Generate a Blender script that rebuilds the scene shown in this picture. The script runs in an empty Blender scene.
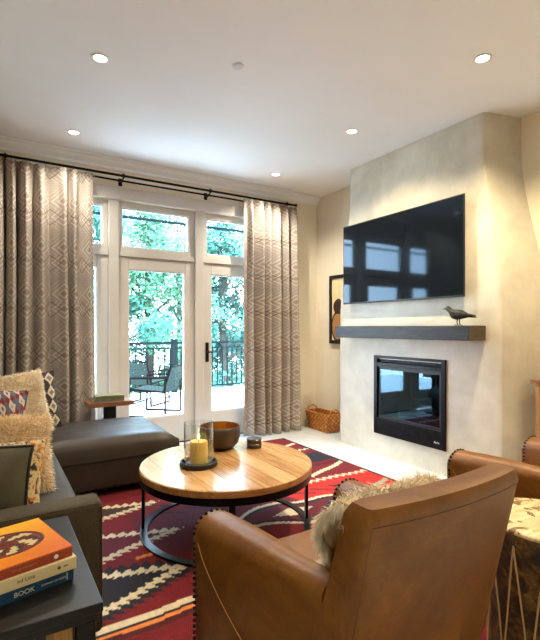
import bpy, bmesh, math, random
from mathutils import Vector, Matrix, noise
random.seed(7)
C = bpy.context.scene.collection
PI = math.pi
R = math.radians
sc = bpy.context.scene

# ------------------------------------------------------------------ node helpers
class NT:
    def __init__(s, m): s.nt = m.node_tree; s.n = s.nt.nodes; s.l = s.nt.links
    def new(s, t, **k):
        x = s.n.new(t)
        for a, b in k.items(): setattr(x, a, b)
        return x
    def put(s, sock, v):
        if isinstance(v, E): s.l.new(v.o, sock)
        elif isinstance(v, bpy.types.NodeSocket): s.l.new(v, sock)
        else: sock.default_value = v
    def math(s, op, *a):
        x = s.new('ShaderNodeMath', operation=op)
        for i, v in enumerate(a): s.put(x.inputs[i], v)
        return E(s, x.outputs[0])
    def mix(s, f, a, b):
        x = s.new('ShaderNodeMix', data_type='RGBA')
        s.put(x.inputs['Factor'], f)
        for nme, v in (('A', a), ('B', b)):
            i = [q for q in x.inputs if q.name == nme and q.type == 'RGBA'][0]
            s.put(i, (*v, 1) if isinstance(v, tuple) else v)
        return [q for q in x.outputs if q.type == 'RGBA'][0]
    def noise(s, scale, detail=3, vec=None, rough=.5, dist=0):
        x = s.new('ShaderNodeTexNoise'); x.inputs['Scale'].default_value = scale
        x.inputs['Detail'].default_value = detail; x.inputs['Roughness'].default_value = rough
        x.inputs['Distortion'].default_value = dist
        if vec is not None: s.put(x.inputs['Vector'], vec)
        return E(s, x.outputs['Fac'])
    def coord(s, k='Object'): return s.new('ShaderNodeTexCoord').outputs[k]
    def sep(s, v):
        x = s.new('ShaderNodeSeparateXYZ'); s.put(x.inputs[0], v); return [E(s, o) for o in x.outputs]
    def comb(s, a, b, c):
        x = s.new('ShaderNodeCombineXYZ')
        for i, v in enumerate((a, b, c)): s.put(x.inputs[i], v)
        return x.outputs[0]
    def scale(s, v, sx, sy, sz):
        x = s.new('ShaderNodeMapping'); s.put(x.inputs['Vector'], v); x.inputs['Scale'].default_value = (sx, sy, sz); return x.outputs[0]
    def ramp(s, f, *st):
        x = s.new('ShaderNodeValToRGB'); s.put(x.inputs[0], f); cr = x.color_ramp
        while len(cr.elements) < len(st): cr.elements.new(.5)
        for e, (p, c) in zip(cr.elements, st): e.position = p; e.color = (*c, 1)
        return x.outputs[0]
    def bump(s, h, d=.01, st=1.0):
        x = s.new('ShaderNodeBump'); s.put(x.inputs['Height'], h); x.inputs['Distance'].default_value = d
        x.inputs['Strength'].default_value = st; return x.outputs[0]
class E:
    def __init__(s, n, o): s.n = n; s.o = o
    def __add__(s, b): return s.n.math('ADD', s, b)
    __radd__ = __add__
    def __mul__(s, b): return s.n.math('MULTIPLY', s, b)
    __rmul__ = __mul__
    def __sub__(s, b): return s.n.math('SUBTRACT', s, b)
    def frac(s): return s.n.math('FRACT', s)
    def abs(s): return s.n.math('ABSOLUTE', s)
    def lt(s, b): return s.n.math('LESS_THAN', s, b)
    def gt(s, b): return s.n.math('GREATER_THAN', s, b)
    def sin(s): return s.n.math('SINE', s)
    def max(s, b): return s.n.math('MAXIMUM', s, b)
    def min(s, b): return s.n.math('MINIMUM', s, b)
    def floor(s): return s.n.math('FLOOR', s)

def L(c):  # sRGB 0..255 -> linear
    return tuple(((v/255)/12.92 if v/255 <= .04045 else ((v/255+.055)/1.055)**2.4) for v in c)

def mat(name, col=(.8, .8, .8), rough=.5, metal=0, fn=None, **k):
    m = bpy.data.materials.new(name); m.use_nodes = True
    b = m.node_tree.nodes['Principled BSDF']
    b.inputs['Base Color'].default_value = (*col, 1)
    b.inputs['Roughness'].default_value = rough; b.inputs['Metallic'].default_value = metal
    for a, v in k.items(): b.inputs[a.replace('_', ' ')].default_value = v
    if fn: fn(NT(m), b)
    return m

def link(n, b, col=None, bump=None, rough=None):
    if col is not None: n.put(b.inputs['Base Color'], col)
    if bump is not None: n.put(b.inputs['Normal'], bump)
    if rough is not None: n.put(b.inputs['Roughness'], rough)

def noisy(c1, c2, sc_=8, bump=.002, detail=4, bs=None, stretch=(1, 1, 1), k='Object'):
    def f(n, b):
        v = n.scale(n.coord(k), *stretch)
        a = n.noise(sc_, detail, v)
        col = n.ramp(a, (.3, c1), (.7, c2))
        h = n.noise(bs or sc_*4, 3, v)
        link(n, b, col, n.bump(h, bump) if bump else None)
    return f

# ------------------------------------------------------------------ mesh helpers
def box(bm, x0, y0, z0, x1, y1, z1, M=None, bev=0, seg=2):
    r = bmesh.ops.create_cube(bm, size=1)
    vs = r['verts']
    for v in vs:
        v.co = Vector(((x0+x1)/2+v.co.x*(x1-x0), (y0+y1)/2+v.co.y*(y1-y0), (z0+z1)/2+v.co.z*(z1-z0)))
    if bev:
        es = list({e for v in vs for e in v.link_edges})
        rr = bmesh.ops.bevel(bm, geom=es, offset=bev, segments=seg, affect='EDGES', profile=.5)
        vs = list({v for f in rr['faces'] for v in f.verts} | {v for v in vs if v.is_valid})
    if M: bmesh.ops.transform(bm, matrix=M, verts=vs)
    return vs

def tube(bm, pts, r, n=8, closed=False, cap=True):
    pts = [Vector(p) for p in pts]; N = len(pts)
    rad = r if isinstance(r, (list, tuple)) else [r]*N
    rings = []; prev = None
    for i, p in enumerate(pts):
        if closed: t = pts[(i+1) % N]-pts[i-1]
        else: t = pts[min(i+1, N-1)]-pts[max(i-1, 0)]
        if t.length < 1e-9: t = Vector((0, 0, 1))
        t.normalize()
        if prev is None: a = t.orthogonal().normalized()
        else:
            a = prev-t*prev.dot(t)
            a = a.normalized() if a.length > 1e-6 else t.orthogonal().normalized()
        prev = a; bb = t.cross(a)
        rings.append([bm.verts.new(p+(a*math.cos(2*PI*k/n)+bb*math.sin(2*PI*k/n))*rad[i]) for k in range(n)])
    for i in range(N if closed else N-1):
        A = rings[i]; B = rings[(i+1) % N]
        for k in range(n):
            try: bm.faces.new((A[k], A[(k+1) % n], B[(k+1) % n], B[k]))
            except ValueError: pass
    if not closed and cap:
        bm.faces.new(rings[0][::-1]); bm.faces.new(rings[-1])

def lathe(bm, prof, cx=0, cy=0, n=48):
    rings = []
    for r, z in prof:
        if r < 1e-6: rings.append([bm.verts.new((cx, cy, z))])
        else: rings.append([bm.verts.new((cx+r*math.cos(2*PI*k/n), cy+r*math.sin(2*PI*k/n), z)) for k in range(n)])
    for A, B in zip(rings, rings[1:]):
        for k in range(n):
            j = (k+1) % n
            if len(A) == 1 and len(B) == 1: continue
            if len(A) == 1: bm.faces.new((A[0], B[j], B[k]))
            elif len(B) == 1: bm.faces.new((A[k], A[j], B[0]))
            else: bm.faces.new((A[k], A[j], B[j], B[k]))

def loft(bm, rings, closed=True, cap=True):
    V = [[bm.verts.new(p) for p in r] for r in rings]
    n = len(V[0])
    for A, B in zip(V, V[1:]):
        for k in range(n if closed else n-1):
            j = (k+1) % n
            bm.faces.new((A[k], A[j], B[j], B[k]))
    if cap and closed:
        bm.faces.new(V[0][::-1]); bm.faces.new(V[-1])
    return V

def prism(bm, poly, a0, a1, axis='x'):
    f = {'x': lambda p, a: (a, p[0], p[1]), 'y': lambda p, a: (p[0], a, p[1]), 'z': lambda p, a: (p[0], p[1], a)}[axis]
    loft(bm, [[f(p, a0) for p in poly], [f(p, a1) for p in poly]])

def obj(name, bm, m, parent=None, smooth=False, angle=40, loc=None, label=None):
    bmesh.ops.recalc_face_normals(bm, faces=bm.faces)
    me = bpy.data.meshes.new(name); bm.to_mesh(me); bm.free()
    if isinstance(m, (list, tuple)):
        for q in m: me.materials.append(q)
    else: me.materials.append(m)
    if smooth:
        for p in me.polygons: p.use_smooth = True
        try: me.set_sharp_from_angle(angle=R(angle))
        except Exception: pass
    o = bpy.data.objects.new(name, me); C.objects.link(o)
    if parent: o.parent = parent
    if loc: o.location = loc
    if label: o['label'] = label
    return o

def tag(o, label, cat, group=None, kind=None):
    o['label'] = label; o['category'] = cat
    if group: o['group'] = group
    if kind: o['kind'] = kind
    return o
def thing(name, label, cat, loc=(0, 0, 0), rz=0, group=None):
    o = bpy.data.objects.new(name, None); C.objects.link(o); o.empty_display_size = .05
    o.location = loc; o.rotation_euler = (0, 0, rz)
    return tag(o, label, cat, group)
def struct(name, bm, m, label=None, cat=None, smooth=False, parent=None):
    o = obj(name, bm, m, parent, smooth)
    if not parent:
        o['kind'] = 'structure'
        if label: o['label'] = label; o['category'] = cat
    return o
def copy_tree(o, parent=None):
    c = o.copy(); C.objects.link(c)
    if parent: c.parent = parent
    for ch in list(o.children): copy_tree(ch, c)
    return c
B = bmesh.new

# ------------------------------------------------------------------ materials
M = {}
def plaster(n, b):
    v = n.coord(); a = n.noise(1.6, 6, v, .6, .6); c = n.noise(7, 5, v, .6)
    col = n.ramp(a*.7+c*.3, (.3, L((182, 175, 158))), (.5, L((206, 199, 183))), (.7, L((224, 217, 202))))
    link(n, b, col, n.bump(a+c*.5, .006, .5))
M['plaster'] = mat('trowelled_plaster', rough=.42, fn=plaster)
M['wall'] = mat('cream_wall_paint', rough=.7, fn=noisy(L((232, 222, 200)), L((237, 228, 207)), 3, .0006, bs=60))
M['ceil'] = mat('ceiling_paint', rough=.85, fn=noisy(L((238, 239, 241)), L((241, 242, 244)), 2, .0004, bs=80))
M['white'] = mat('white_woodwork', rough=.4, fn=noisy(L((204, 198, 190)), L((210, 204, 196)), 4, .0003))
M['black_metal'] = mat('black_iron', L((24, 24, 26)), .32, .8, fn=noisy(L((20, 20, 22)), L((32, 32, 35)), 20, .0004))
M['matte_black'] = mat('matte_black', L((18, 18, 19)), .5)
def wood(c1, c2, c3, ax=0, sc_=3.0, plank=0, rough=.35, bump=.0015):
    def f(n, b):
        s = [16, 16, 16]; s[ax] = 1.3
        v = n.scale(n.coord(), *s)
        a = n.noise(sc_, 6, v, .62, 1.2)
        fine = n.noise(sc_*7, 3, v)
        t = a*.75+fine*.25
        if plank:
            x = n.sep(n.coord())[1-ax if ax < 2 else 0]
            idx = (x*(1/plank)+.37).floor()
            rnd = (idx*12.9898).sin()*43758.5453
            t = t+(rnd.frac()-.5)*.22
            g = ((x*(1/plank)+.37).frac()-.5).abs().gt(.485)
            col = n.ramp(t, (.28, c1), (.5, c2), (.72, c3))
            col = n.mix(g*.75, col, tuple(q*.35 for q in c1))
            cr = n.noise(2.2, 5, n.scale(n.coord(), *[30 if i != ax else 2.4 for i in range(3)]), .7)
            col = n.mix(cr.gt(.66), col, tuple(q*.3 for q in c1))
        else: col = n.ramp(t, (.28, c1), (.5, c2), (.72, c3))
        link(n, b, col, n.bump(t, bump))
    return f
M['oak'] = mat('reclaimed_oak', rough=.16, Coat_Weight=.5, Coat_Roughness=.08, fn=wood(L((158, 112, 68)), L((200, 154, 102)), L((224, 186, 136)), 1, 2.2, .125, bump=.0008))
M['oak_edge'] = mat('oak_edge', rough=.4, fn=wood(L((120, 76, 38)), L((170, 118, 66)), L((205, 158, 100)), 0, 2.0))
M['walnut'] = mat('walnut', rough=.4, fn=wood(L((92, 58, 36)), L((132, 90, 60)), L((160, 116, 82)), 0, 2.5))
M['mantel'] = mat('charred_mantel_wood', rough=.5, fn=wood(L((20, 22, 27)), L((34, 37, 44)), L((62, 64, 72)), 1, 3.0, bump=.006))
M['mantel_end'] = mat('mantel_end_grain', rough=.6, fn=wood(L((52, 44, 34)), L((80, 68, 52)), L((104, 90, 68)), 0, 3.0, bump=.004))
M['dark_wood'] = mat('dark_stained_wood', rough=.36, fn=wood(L((13, 12, 12)), L((20, 19, 19)), L((29, 27, 27)), 0, 2.2, bump=.0006), Specular_IOR_Level=.35)
M['slat_wood'] = mat('honey_wood', rough=.5, fn=wood(L((140, 96, 46)), L((178, 130, 70)), L((200, 154, 92)), 2, 2.5))
M['cab_wood'] = mat('cabinet_wood', rough=.45, fn=wood(L((120, 84, 48)), L((156, 114, 70)), L((176, 134, 86)), 2, 2.5))
def leather(c1, c2, c3, rough=.38):
    def f(n, b):
        v = n.coord(); a = n.noise(4.5, 6, v, .6, .8); g = n.noise(170, 2, v)
        w = n.noise(18, 4, v, .7, 1.5)
        col = n.ramp(a*.7+w*.3, (.3, c1), (.5, c2), (.7, c3))
        link(n, b, col, n.bump(g*.4+w*.6, .0025, .6), n.noise(9, 3, v)*.25+(rough-.1))
    return f
M['leather'] = mat('tan_leather', fn=leather(L((98, 57, 9)), L((122, 74, 16)), L((146, 96, 32))), Coat_Weight=.08, Coat_Roughness=.35, Specular_IOR_Level=.4)
M['leather_seam'] = mat('leather_seam', L((92, 54, 22)), .5)
M['leather_light'] = mat('leather_thread', L((196, 142, 84)), .55)
M['nail'] = mat('dark_nailhead', L((40, 30, 26)), .35, .8)
M['hidebrown'] = mat('sofa_leather', Specular_IOR_Level=.4, fn=leather(L((44, 36, 29)), L((52, 43, 35)), L((60, 50, 42)), .42))
def tweed(c1, c2):
    def f(n, b):
        x, y, z = n.sep(n.coord())
        w = (x*900).sin()*.25+(y*900).sin()*.25+(z*900).sin()*.25
        a = n.noise(120, 2, n.coord()); g = n.noise(5, 3, n.coord())
        col = n.ramp(a*.6+g*.4, (.3, c1), (.7, c2))
        link(n, b, col, n.bump(w+a, .0012, .7))
    return f
M['tweed'] = mat('olive_brown_tweed', rough=.9, fn=tweed(L((54, 45, 30)), L((82, 70, 50))))
M['seat_tweed'] = mat('grey_brown_seat_fabric', rough=.85, fn=tweed(L((48, 45, 41)), L((72, 68, 62))))
M['velvet'] = mat('olive_velvet', rough=.8, Sheen_Weight=.4, fn=noisy(L((66, 62, 44)), L((92, 86, 62)), 7, .001, bs=120))
M['piping'] = mat('dark_piping', L((26, 22, 20)), .7)
M['fur_base'] = mat('fur_hide', rough=.95, fn=noisy(L((216, 188, 140)), L((236, 214, 174)), 14, .004))
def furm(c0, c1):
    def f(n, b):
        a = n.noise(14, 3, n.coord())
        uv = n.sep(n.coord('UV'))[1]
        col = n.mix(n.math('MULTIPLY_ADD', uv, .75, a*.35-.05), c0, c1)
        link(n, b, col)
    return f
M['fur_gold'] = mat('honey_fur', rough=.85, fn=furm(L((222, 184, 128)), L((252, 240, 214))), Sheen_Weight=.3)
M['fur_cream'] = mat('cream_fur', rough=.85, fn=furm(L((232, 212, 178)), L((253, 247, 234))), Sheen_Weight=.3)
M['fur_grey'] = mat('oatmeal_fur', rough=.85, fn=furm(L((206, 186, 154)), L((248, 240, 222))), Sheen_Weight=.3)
M['brass'] = mat('gold_lining', L((190, 140, 60)), .35, .8, fn=noisy(L((150, 100, 40)), L((200, 150, 70)), 12, .001))
M['bowl'] = mat('dark_bronze_bowl', rough=.42, fn=noisy(L((48, 36, 26)), L((70, 54, 40)), 16, .001))
M['wax'] = mat('yellow_candle_wax', L((235, 205, 110)), .5, Subsurface_Weight=.3)
M['wick'] = mat('wick', L((30, 24, 18)), .9)
M['pewter'] = mat('pewter', L((96, 92, 88)), .3, .9)
M['paper'] = mat('paper', L((225, 212, 180)), .8)
M['plate'] = mat('white_plastic', L((235, 235, 235)), .5)

def glassm(name, tint=(.97, .985, .985), amt=1.0, ior=1.45, gcol=(1, 1, 1, 1)):
    m = bpy.data.materials.new(name); m.use_nodes = True; n = NT(m); n.n.clear()
    out = n.new('ShaderNodeOutputMaterial'); mx = n.new('ShaderNodeMixShader')
    tr = n.new('ShaderNodeBsdfTransparent'); tr.inputs[0].default_value = (*tint, 1)
    gl = n.new('ShaderNodeBsdfGlossy'); gl.inputs['Roughness'].default_value = .01; gl.inputs['Color'].default_value = gcol
    lw = n.new('ShaderNodeLayerWeight'); lw.inputs['Blend'].default_value = .5
    f0 = ((ior-1)/(ior+1))**2
    n.l.new(((n.math('POWER', E(n, lw.outputs['Facing']), 5.0)*(1-f0)+f0)*amt).o, mx.inputs[0])
    n.l.new(tr.outputs[0], mx.inputs[1]); n.l.new(gl.outputs[0], mx.inputs[2]); n.l.new(mx.outputs[0], out.inputs[0])
    return m
M['glass'] = glassm('window_glass')
M['fire_glass'] = glassm('smoked_fireplace_glass', (.35, .37, .40), 1.4, 1.55, (.5, .78, 1, 1))
M['lantern_glass'] = glassm('clear_candle_glass', (.96, .98, .98), 2.2, 1.5)
def emit(name, col, s):
    m = bpy.data.materials.new(name); m.use_nodes = True; b = m.node_tree.nodes['Principled BSDF']
    b.inputs['Base Color'].default_value = (*col, 1); b.inputs['Emission Color'].default_value = (*col, 1)
    b.inputs['Emission Strength'].default_value = s; return m
M['lamp'] = emit('lit_lamp_lens', (1, .93, .8), 6)
M['flame'] = emit('candle_flame', (1, .8, .35), 4)

def limestone(n, b):
    v = n.coord(); a = n.noise(1.3, 6, v, .6, .7); c = n.noise(9, 5, v, .65)
    x, y, z = n.sep(v)
    gx = (x*(1/.61)+.2).frac(); row = (y*(1/.61)+.35)
    gx = (x*(1/.61)+row.floor()*.5).frac()
    g = gx.lt(.008).max(row.frac().lt(.008))
    col = n.ramp(a*.6+c*.4, (.3, L((188, 192, 194))), (.5, L((212, 217, 221))), (.7, L((226, 230, 234))))
    col = n.mix(g*.5, col, L((160, 152, 140)))
    link(n, b, col, n.bump(a*.4+c-g*.6, .003, .5), c*.3+.18)
M['stone'] = mat('white_limestone', fn=limestone)

def curtain(n, b):
    u, v, _ = n.sep(n.coord('UV'))
    U = u; V = v*(1/.44)
    a = ((U.frac()-.5).abs())*2; c = ((V.frac()-.5).abs())*2
    d2 = a+(c-.33).abs()*2.1
    line = (d2-.40).abs().lt(.07)
    small = d2.lt(.24)
    zz = ((d2-.86).abs()).lt(.06)
    big = ((d2-1.25).abs()).lt(.04).max(((d2-1.6).abs()).lt(.035))
    rib = ((v*420).sin()*.5+.5)
    eye = ((a-1.0).abs()*.9+((V+.17).frac()-.5).abs()*4.0-.70).abs().lt(.05)
    base = n.ramp(n.noise(3, 4, n.coord()), (.3, L((158, 146, 136))), (.7, L((174, 162, 152))))
    col = n.mix(rib*.35, base, L((124, 112, 104)))
    col = n.mix(line*.75, col, L((205, 192, 178)))
    col = n.mix(small*.5, col, L((128, 110, 100)))
    col = n.mix(zz*.75, col, L((214, 202, 188)))
    col = n.mix(big*.45, col, L((206, 194, 180)))
    col = n.mix(eye*.8, col, L((98, 80, 72)))
    link(n, b, col, n.bump(rib, .0006))
    b.inputs['Subsurface Weight'].default_value = 0
M['curtain'] = mat('patterned_curtain', rough=.85, fn=curtain)

def kilimpat(n, b):
    x, y, z = n.sep(n.coord())
    a = ((x*14).frac()-.5).abs()*2; c = ((z*9).frac()-.5).abs()*2
    d = (a+c)
    nse = n.noise(26, 2, n.coord())
    col = n.mix((d+nse*.6).gt(1.25), L((205, 192, 168)), L((58, 50, 52)))
    col = n.mix((d+nse).lt(1.0), col, L((128, 116, 104)))
    link(n, b, col)
M['ikat'] = mat('dark_and_cream_pattern', rough=.9, fn=kilimpat)
def redpat(n, b):
    x, y, z = n.sep(n.coord())
    s = n.noise(38, 3, n.coord()); wob = n.noise(9, 3, n.coord())*.7
    a = ((x*15+z*7+wob).frac()-.5).abs()*2; c = ((z*10-x*5+wob).frac()-.5).abs()*2
    col = n.mix((a+c+s*.7).gt(1.3), L((128, 40, 44)), L((96, 100, 112)))
    col = n.mix((a-c*.7+s*.5).abs().lt(.22), col, L((205, 190, 176)))
    col = n.mix((z+.02).lt(-.085), col, L((150, 34, 38)))
    link(n, b, col)
M['redpat'] = mat('red_and_blue_weave', rough=.9, fn=redpat)
def floral(n, b):
    v = n.coord(); s = n.noise(20, 2, v, .5, 1.5); t = n.noise(33, 2, v)
    col = n.ramp(s, (.38, L((60, 48, 44))), (.44, L((196, 170, 126))), (.55, L((222, 200, 150))), (.63, L((184, 116, 44))))
    col = n.mix(t.gt(.62), col, L((70, 58, 60)))
    link(n, b, col)
M['floral'] = mat('gold_patterned_cloth', rough=.9, fn=floral)

def hidetop(n, b):
    v = n.coord(); s = n.noise(7, 5, v, .6, 1.8)
    x, y, z = n.sep(v)
    st = n.noise(5, 4, n.scale(v, 1, 6, 1), .6, 1)
    col = n.ramp(st, (.3, L((176, 146, 98))), (.5, L((214, 190, 142))), (.7, L((236, 218, 176))))
    col = n.mix(s.gt(.565), col, L((124, 88, 50)))
    link(n, b, col, n.bump(s, .004))
M['hidetop'] = mat('mottled_rawhide', rough=.5, fn=hidetop)
def hideside(n, b):
    v = n.coord(); s = n.noise(9, 5, v, .65, 1.4); t = n.noise(24, 3, v, .6, 1)
    col = n.ramp(s*.6+t*.4, (.38, L((26, 18, 12))), (.5, L((66, 46, 24))), (.58, L((110, 82, 42))), (.68, L((140, 110, 64))))
    link(n, b, col, n.bump(t, .006))
M['hideside'] = mat('dark_furry_hide', rough=.6, fn=hideside)
M['thong'] = mat('rawhide_lacing', L((190, 158, 110)), .6)
def wick_(n, b):
    x, y, z = n.sep(n.coord())
    c = n.noise(30, 2, n.coord())
    col = n.ramp(c, (.3, L((168, 96, 34))), (.55, L((206, 138, 66))), (.75, L((226, 168, 96))))
    link(n, b, col)
M['wicker'] = mat('woven_splint', rough=.55, fn=wick_)
M['wicker_dark'] = mat('dark_splint', rough=.55, fn=noisy(L((140, 76, 28)), L((176, 106, 46)), 30, .001))

# ------------------------------------------------------------------ room shell
XE, YN, ZC = 3.77, 4.90, 3.05
XW, YS = -1.05, -3.6
bm = B(); box(bm, XW-.2, YS-.2, -.12, XE+.2, YN+.02, 0); struct('floor', bm, M['stone'], 'white limestone tile floor in front of the fireplace', 'floor')
bm = B(); box(bm, XW-.2, YS-.2, ZC, XE+.2, YN+.25, ZC+.2); struct('ceiling', bm, M['ceil'], 'smooth off-white ceiling with recessed lights', 'ceiling')
bm = B(); box(bm, XE, YS-.2, 0, XE+.2, YN+.2, ZC); struct('wall_east', bm, M['wall'], 'cream wall behind the plastered chimney breast', 'wall')
bm = B(); box(bm, XW-.2, YS-.2, 0, XW, YN+.2, ZC); struct('wall_west', bm, M['wall'], 'cream wall behind the sofa', 'wall')
bm = B(); box(bm, XW, YS-.2, 0, XE, YS, ZC); struct('wall_south', bm, M['wall'], 'cream wall opposite the patio doors', 'wall')
# window wall around an opening X .22 .. 3.22, z 0 .. 2.65
OX0, OX1, OZ = .20, 3.90-.64, 2.65
bm = B()
box(bm, XW, YN, 0, OX0, YN+.2, ZC); box(bm, OX1, YN, 0, XE, YN+.2, ZC); box(bm, OX0, YN, OZ, OX1, YN+.2, ZC)
struct('wall_north', bm, M['wall'], 'cream wall holding the glazed patio doors', 'wall')
# header casing, crown
bm = B(); box(bm, OX0-.1, YN-.022, OZ, OX1+.1, YN-.001, OZ+.13, bev=.004); struct('trim_1', bm, M['white'], 'white header board over the patio doors', 'trim')
bm = B()
prism(bm, [(YN-.11, ZC-.001), (YN-.11, ZC-.015), (YN-.085, ZC-.022), (YN-.07, ZC-.045), (YN-.03, ZC-.075), (YN-.024, ZC-.1), (YN-.001, ZC-.1), (YN-.001, ZC-.001)], XW+.001, XE-.001, 'x')
struct('trim_2', bm, M['ceil'], 'stepped crown moulding above the curtain rod', 'trim')

def frame(bm, x0, x1, z0, z1, l, r, t, bo, y0, y1, bev=.004):
    box(bm, x0, y0, z0, x0+l, y1, z1, bev=bev); box(bm, x1-r, y0, z0, x1, y1, z1, bev=bev)
    box(bm, x0+l, y0, z1-t, x1-r, y1, z1, bev=bev); box(bm, x0+l, y0, z0, x1-r, y1, z0+bo, bev=bev)
def glazed(name, x0, x1, z0, z1, l, r, t, bo, y0, y1, label, cat):
    bm = B(); frame(bm, x0, x1, z0, z1, l, r, t, bo, y0, y1)
    # glazing bead
    frame(bm, x0+l-.001, x1-r+.001, z0+bo-.001, z1-t+.001, .012, .012, .012, .012, y0+.012, y1-.008, bev=.003)
    o = struct(name, bm, M['white'], label, cat)
    g = B(); box(g, x0+l-.004, (y0+y1)/2-.003, z0+bo-.004, x1-r+.004, (y0+y1)/2+.003, z1-t+.004)
    obj('glass_pane', g, M['glass'], o)
    return o
def post(i, x0, x1, label, y0=YN+.0):
    bm = B(); box(bm, x0, y0, 0, x1, YN+.16, OZ, bev=.004); struct('trim_%d' % i, bm, M['white'], label, 'trim')
post(3, 1.057, 1.157, 'white post left of the first patio door')
post(4, 2.021, 2.121, 'white post between the two patio doors')
post(5, 2.985, 3.085, 'white post behind the right curtain')
bm = B(); box(bm, OX0, YN+.02, 2.064, 1.056, YN+.15, 2.125, bev=.003); box(bm, 1.158, YN+.02, 2.064, 2.020, YN+.15, 2.125, bev=.003); box(bm, 2.122, YN+.02, 2.064, 2.984, YN+.15, 2.125, bev=.003)
struct('trim_6', bm, M['white'], 'white transom rail between doors and top windows', 'trim')
glazed('window_1', OX0+.002, 1.055, 2.127, OZ-.002, .05, .05, .065, .04, YN+.04, YN+.10, 'small transom window half hidden by the left curtain', 'window')
glazed('window_2', 1.159, 2.019, 2.127, OZ-.002, .04, .07, .065, .04, YN+.04, YN+.10, 'transom window above the middle patio door', 'window')
glazed('window_3', 2.123, 2.983, 2.127, OZ-.002, .05, .05, .065, .04, YN+.04, YN+.10, 'transom window above the right patio door', 'window')
glazed('window_4', OX0+.002, 1.055, .012, 2.062, .11, .11, .12, .28, YN+.04, YN+.10, 'fixed glazed side panel beside the left curtain', 'window')
d1 = glazed('door_1', 1.159, 2.019, .012, 2.062, .11, .115, .13, .30, YN+.04, YN+.09, 'fixed white patio door with one tall pane', 'door')
d2 = glazed('door_2', 2.123, 2.983, .012, 2.062, .11, .11, .13, .30, YN+.04, YN+.09, 'white patio door with black lever handle', 'door')
bm = B(); box(bm, 2.158, YN+.028, .90, 2.198, YN+.0395, 1.13, bev=.004)
tube(bm, [(2.178, YN+.03, 1.02), (2.178, YN-.022, 1.02)], .010, 10)
tube(bm, [(2.178, YN-.022, 1.02), (2.19, YN-.028, 1.02), (2.30, YN-.028, 1.02)], .009, 10)
obj('door_handle', bm, M['black_metal'], d2, True, label='black lever door handle')
bm = B(); box(bm, 3.087, YN+.02, .0, OX1-.002, YN+.15, OZ-.002); struct('trim_7', bm, M['white'], 'white side jamb behind the right curtain', 'trim')
bm = B(); box(bm, 1.158, YN+.021, 0.0005, 2.0195, YN+.15, .0115); box(bm, 2.1225, YN+.021, .0005, 2.984, YN+.15, .0115); struct('trim_8', bm, M['black_metal'], 'dark metal door threshold', 'trim')

# ------------------------------------------------------------------ chimney breast
XF = 3.40
bz = [0, .24, .60, .985, 1.2, 1.32, 1.5, 1.7, 1.9, 2.05, 2.2, 2.35, 2.5, 2.65, 2.85, ZC-.001]
def sm(t): t = max(0, min(1, t)); return t*t*(3-2*t)
def cy(z, s):   # front corner inset as it narrows to the ceiling
    k = sm((z-1.35)/1.45)
    return (2.05+.16*k, 1.90+.22*k) if s == 0 else (4.00-.17*k, 4.10-.22*k)
bm = B(); rows = []
for z in bz:
    (sf, sb), (nf, nb) = cy(z, 0), cy(z, 1)
    rr = .03
    pts = [(XE-.001, sb)]
    for q in range(5): t = q/4; pts.append((XE-.001+(XF-XE)*t*.9, sb+(sf-sb)*(t*.9)))
    for q in range(1, 4): a = q/4*PI/2; pts.append((XF+rr-rr*math.sin(a)*1.0, sf+rr-rr*math.cos(a)))
    pts += [(XF, sf+.05), (XF, 2.59), (XF, 3.0), (XF, 3.41), (XF, nf-.05)]
    for q in range(1, 4): a = q/4*PI/2; pts.append((XF+rr-rr*math.cos(a), nf-rr+rr*math.sin(a)))
    for q in range(5): t = 1-q/4; pts.append((XE-.001+(XF-XE)*t*.9, nb+(nf-nb)*(t*.9)))
    rows.append([bm.verts.new((p[0], p[1], z)) for p in pts[1:]])
ncol = len(rows[0]); ia = 5+3+1
for i in range(len(rows)-1):
    for k in range(ncol-1):
        if i in (1, 2) and rows[0][k].co.y >= 2.58 and rows[0][k+1].co.y <= 3.42 and abs(rows[0][k].co.x-XF) < 1e-4 and rows[0][k+1].co.y > 2.6: continue
        bm.faces.new((rows[i][k], rows[i][k+1], rows[i+1][k+1], rows[i+1][k]))
ch = struct('chimney_breast', bm, M['plaster'], 'troweled grey-beige plaster chimney breast flaring toward the floor', 'fireplace', smooth=True)

# fireplace insert
fp = thing('fireplace_insert', 'black framed gas fireplace with glass door in the plaster chimney', 'fireplace', (XF, 3.0, .22))
def fbx(bm, *a, **k): box(bm, *a, **k)
bm = B()   # surround frame  (local: x depth, y width, z up)
hw = .434
for (y0, y1, z0, z1) in ((-hw, -hw+.045, 0, .80), (hw-.045, hw, 0, .80), (-hw+.045, hw-.045, .775, .80)):
    box(bm, -.018, y0, z0, -.001, y1, z1, bev=.002)
obj('surround', bm, M['black_metal'], fp)
bm = B(); box(bm, -.016, -hw+.045, .69, -.001, hw-.045, .73, bev=.002)
for k in range(2): box(bm, .012, -hw+.05, .738+k*.018, .02, hw-.05, .746+k*.018)
obj('louver', bm, M['black_metal'], fp)
bm = B(); box(bm, -.016, -hw+.045, .0, -.001, hw-.045, .165, bev=.002); obj('lower_panel', bm, M['black_metal'], fp)
bm = B()
for q, (w, h) in enumerate(((.010, .014), (.006, .009), (.006, .009), (.004, .013), (.007, .009))):
    y = -hw+.115-q*.011
    box(bm, -.0175, y-w/2, .055, -.0161, y+w/2*.2, .055+h)
box(bm, -.0175, -hw+.062, .052, -.0161, -hw+.122, .0535)
obj('maker_mark', bm, M['plate'], fp, label='small white mark on the lower panel')
bm = B(); box(bm, .004, -hw+.046, .166, .010, hw-.046, .69); obj('glass_door', bm, M['fire_glass'], fp)
bm = B()
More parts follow.
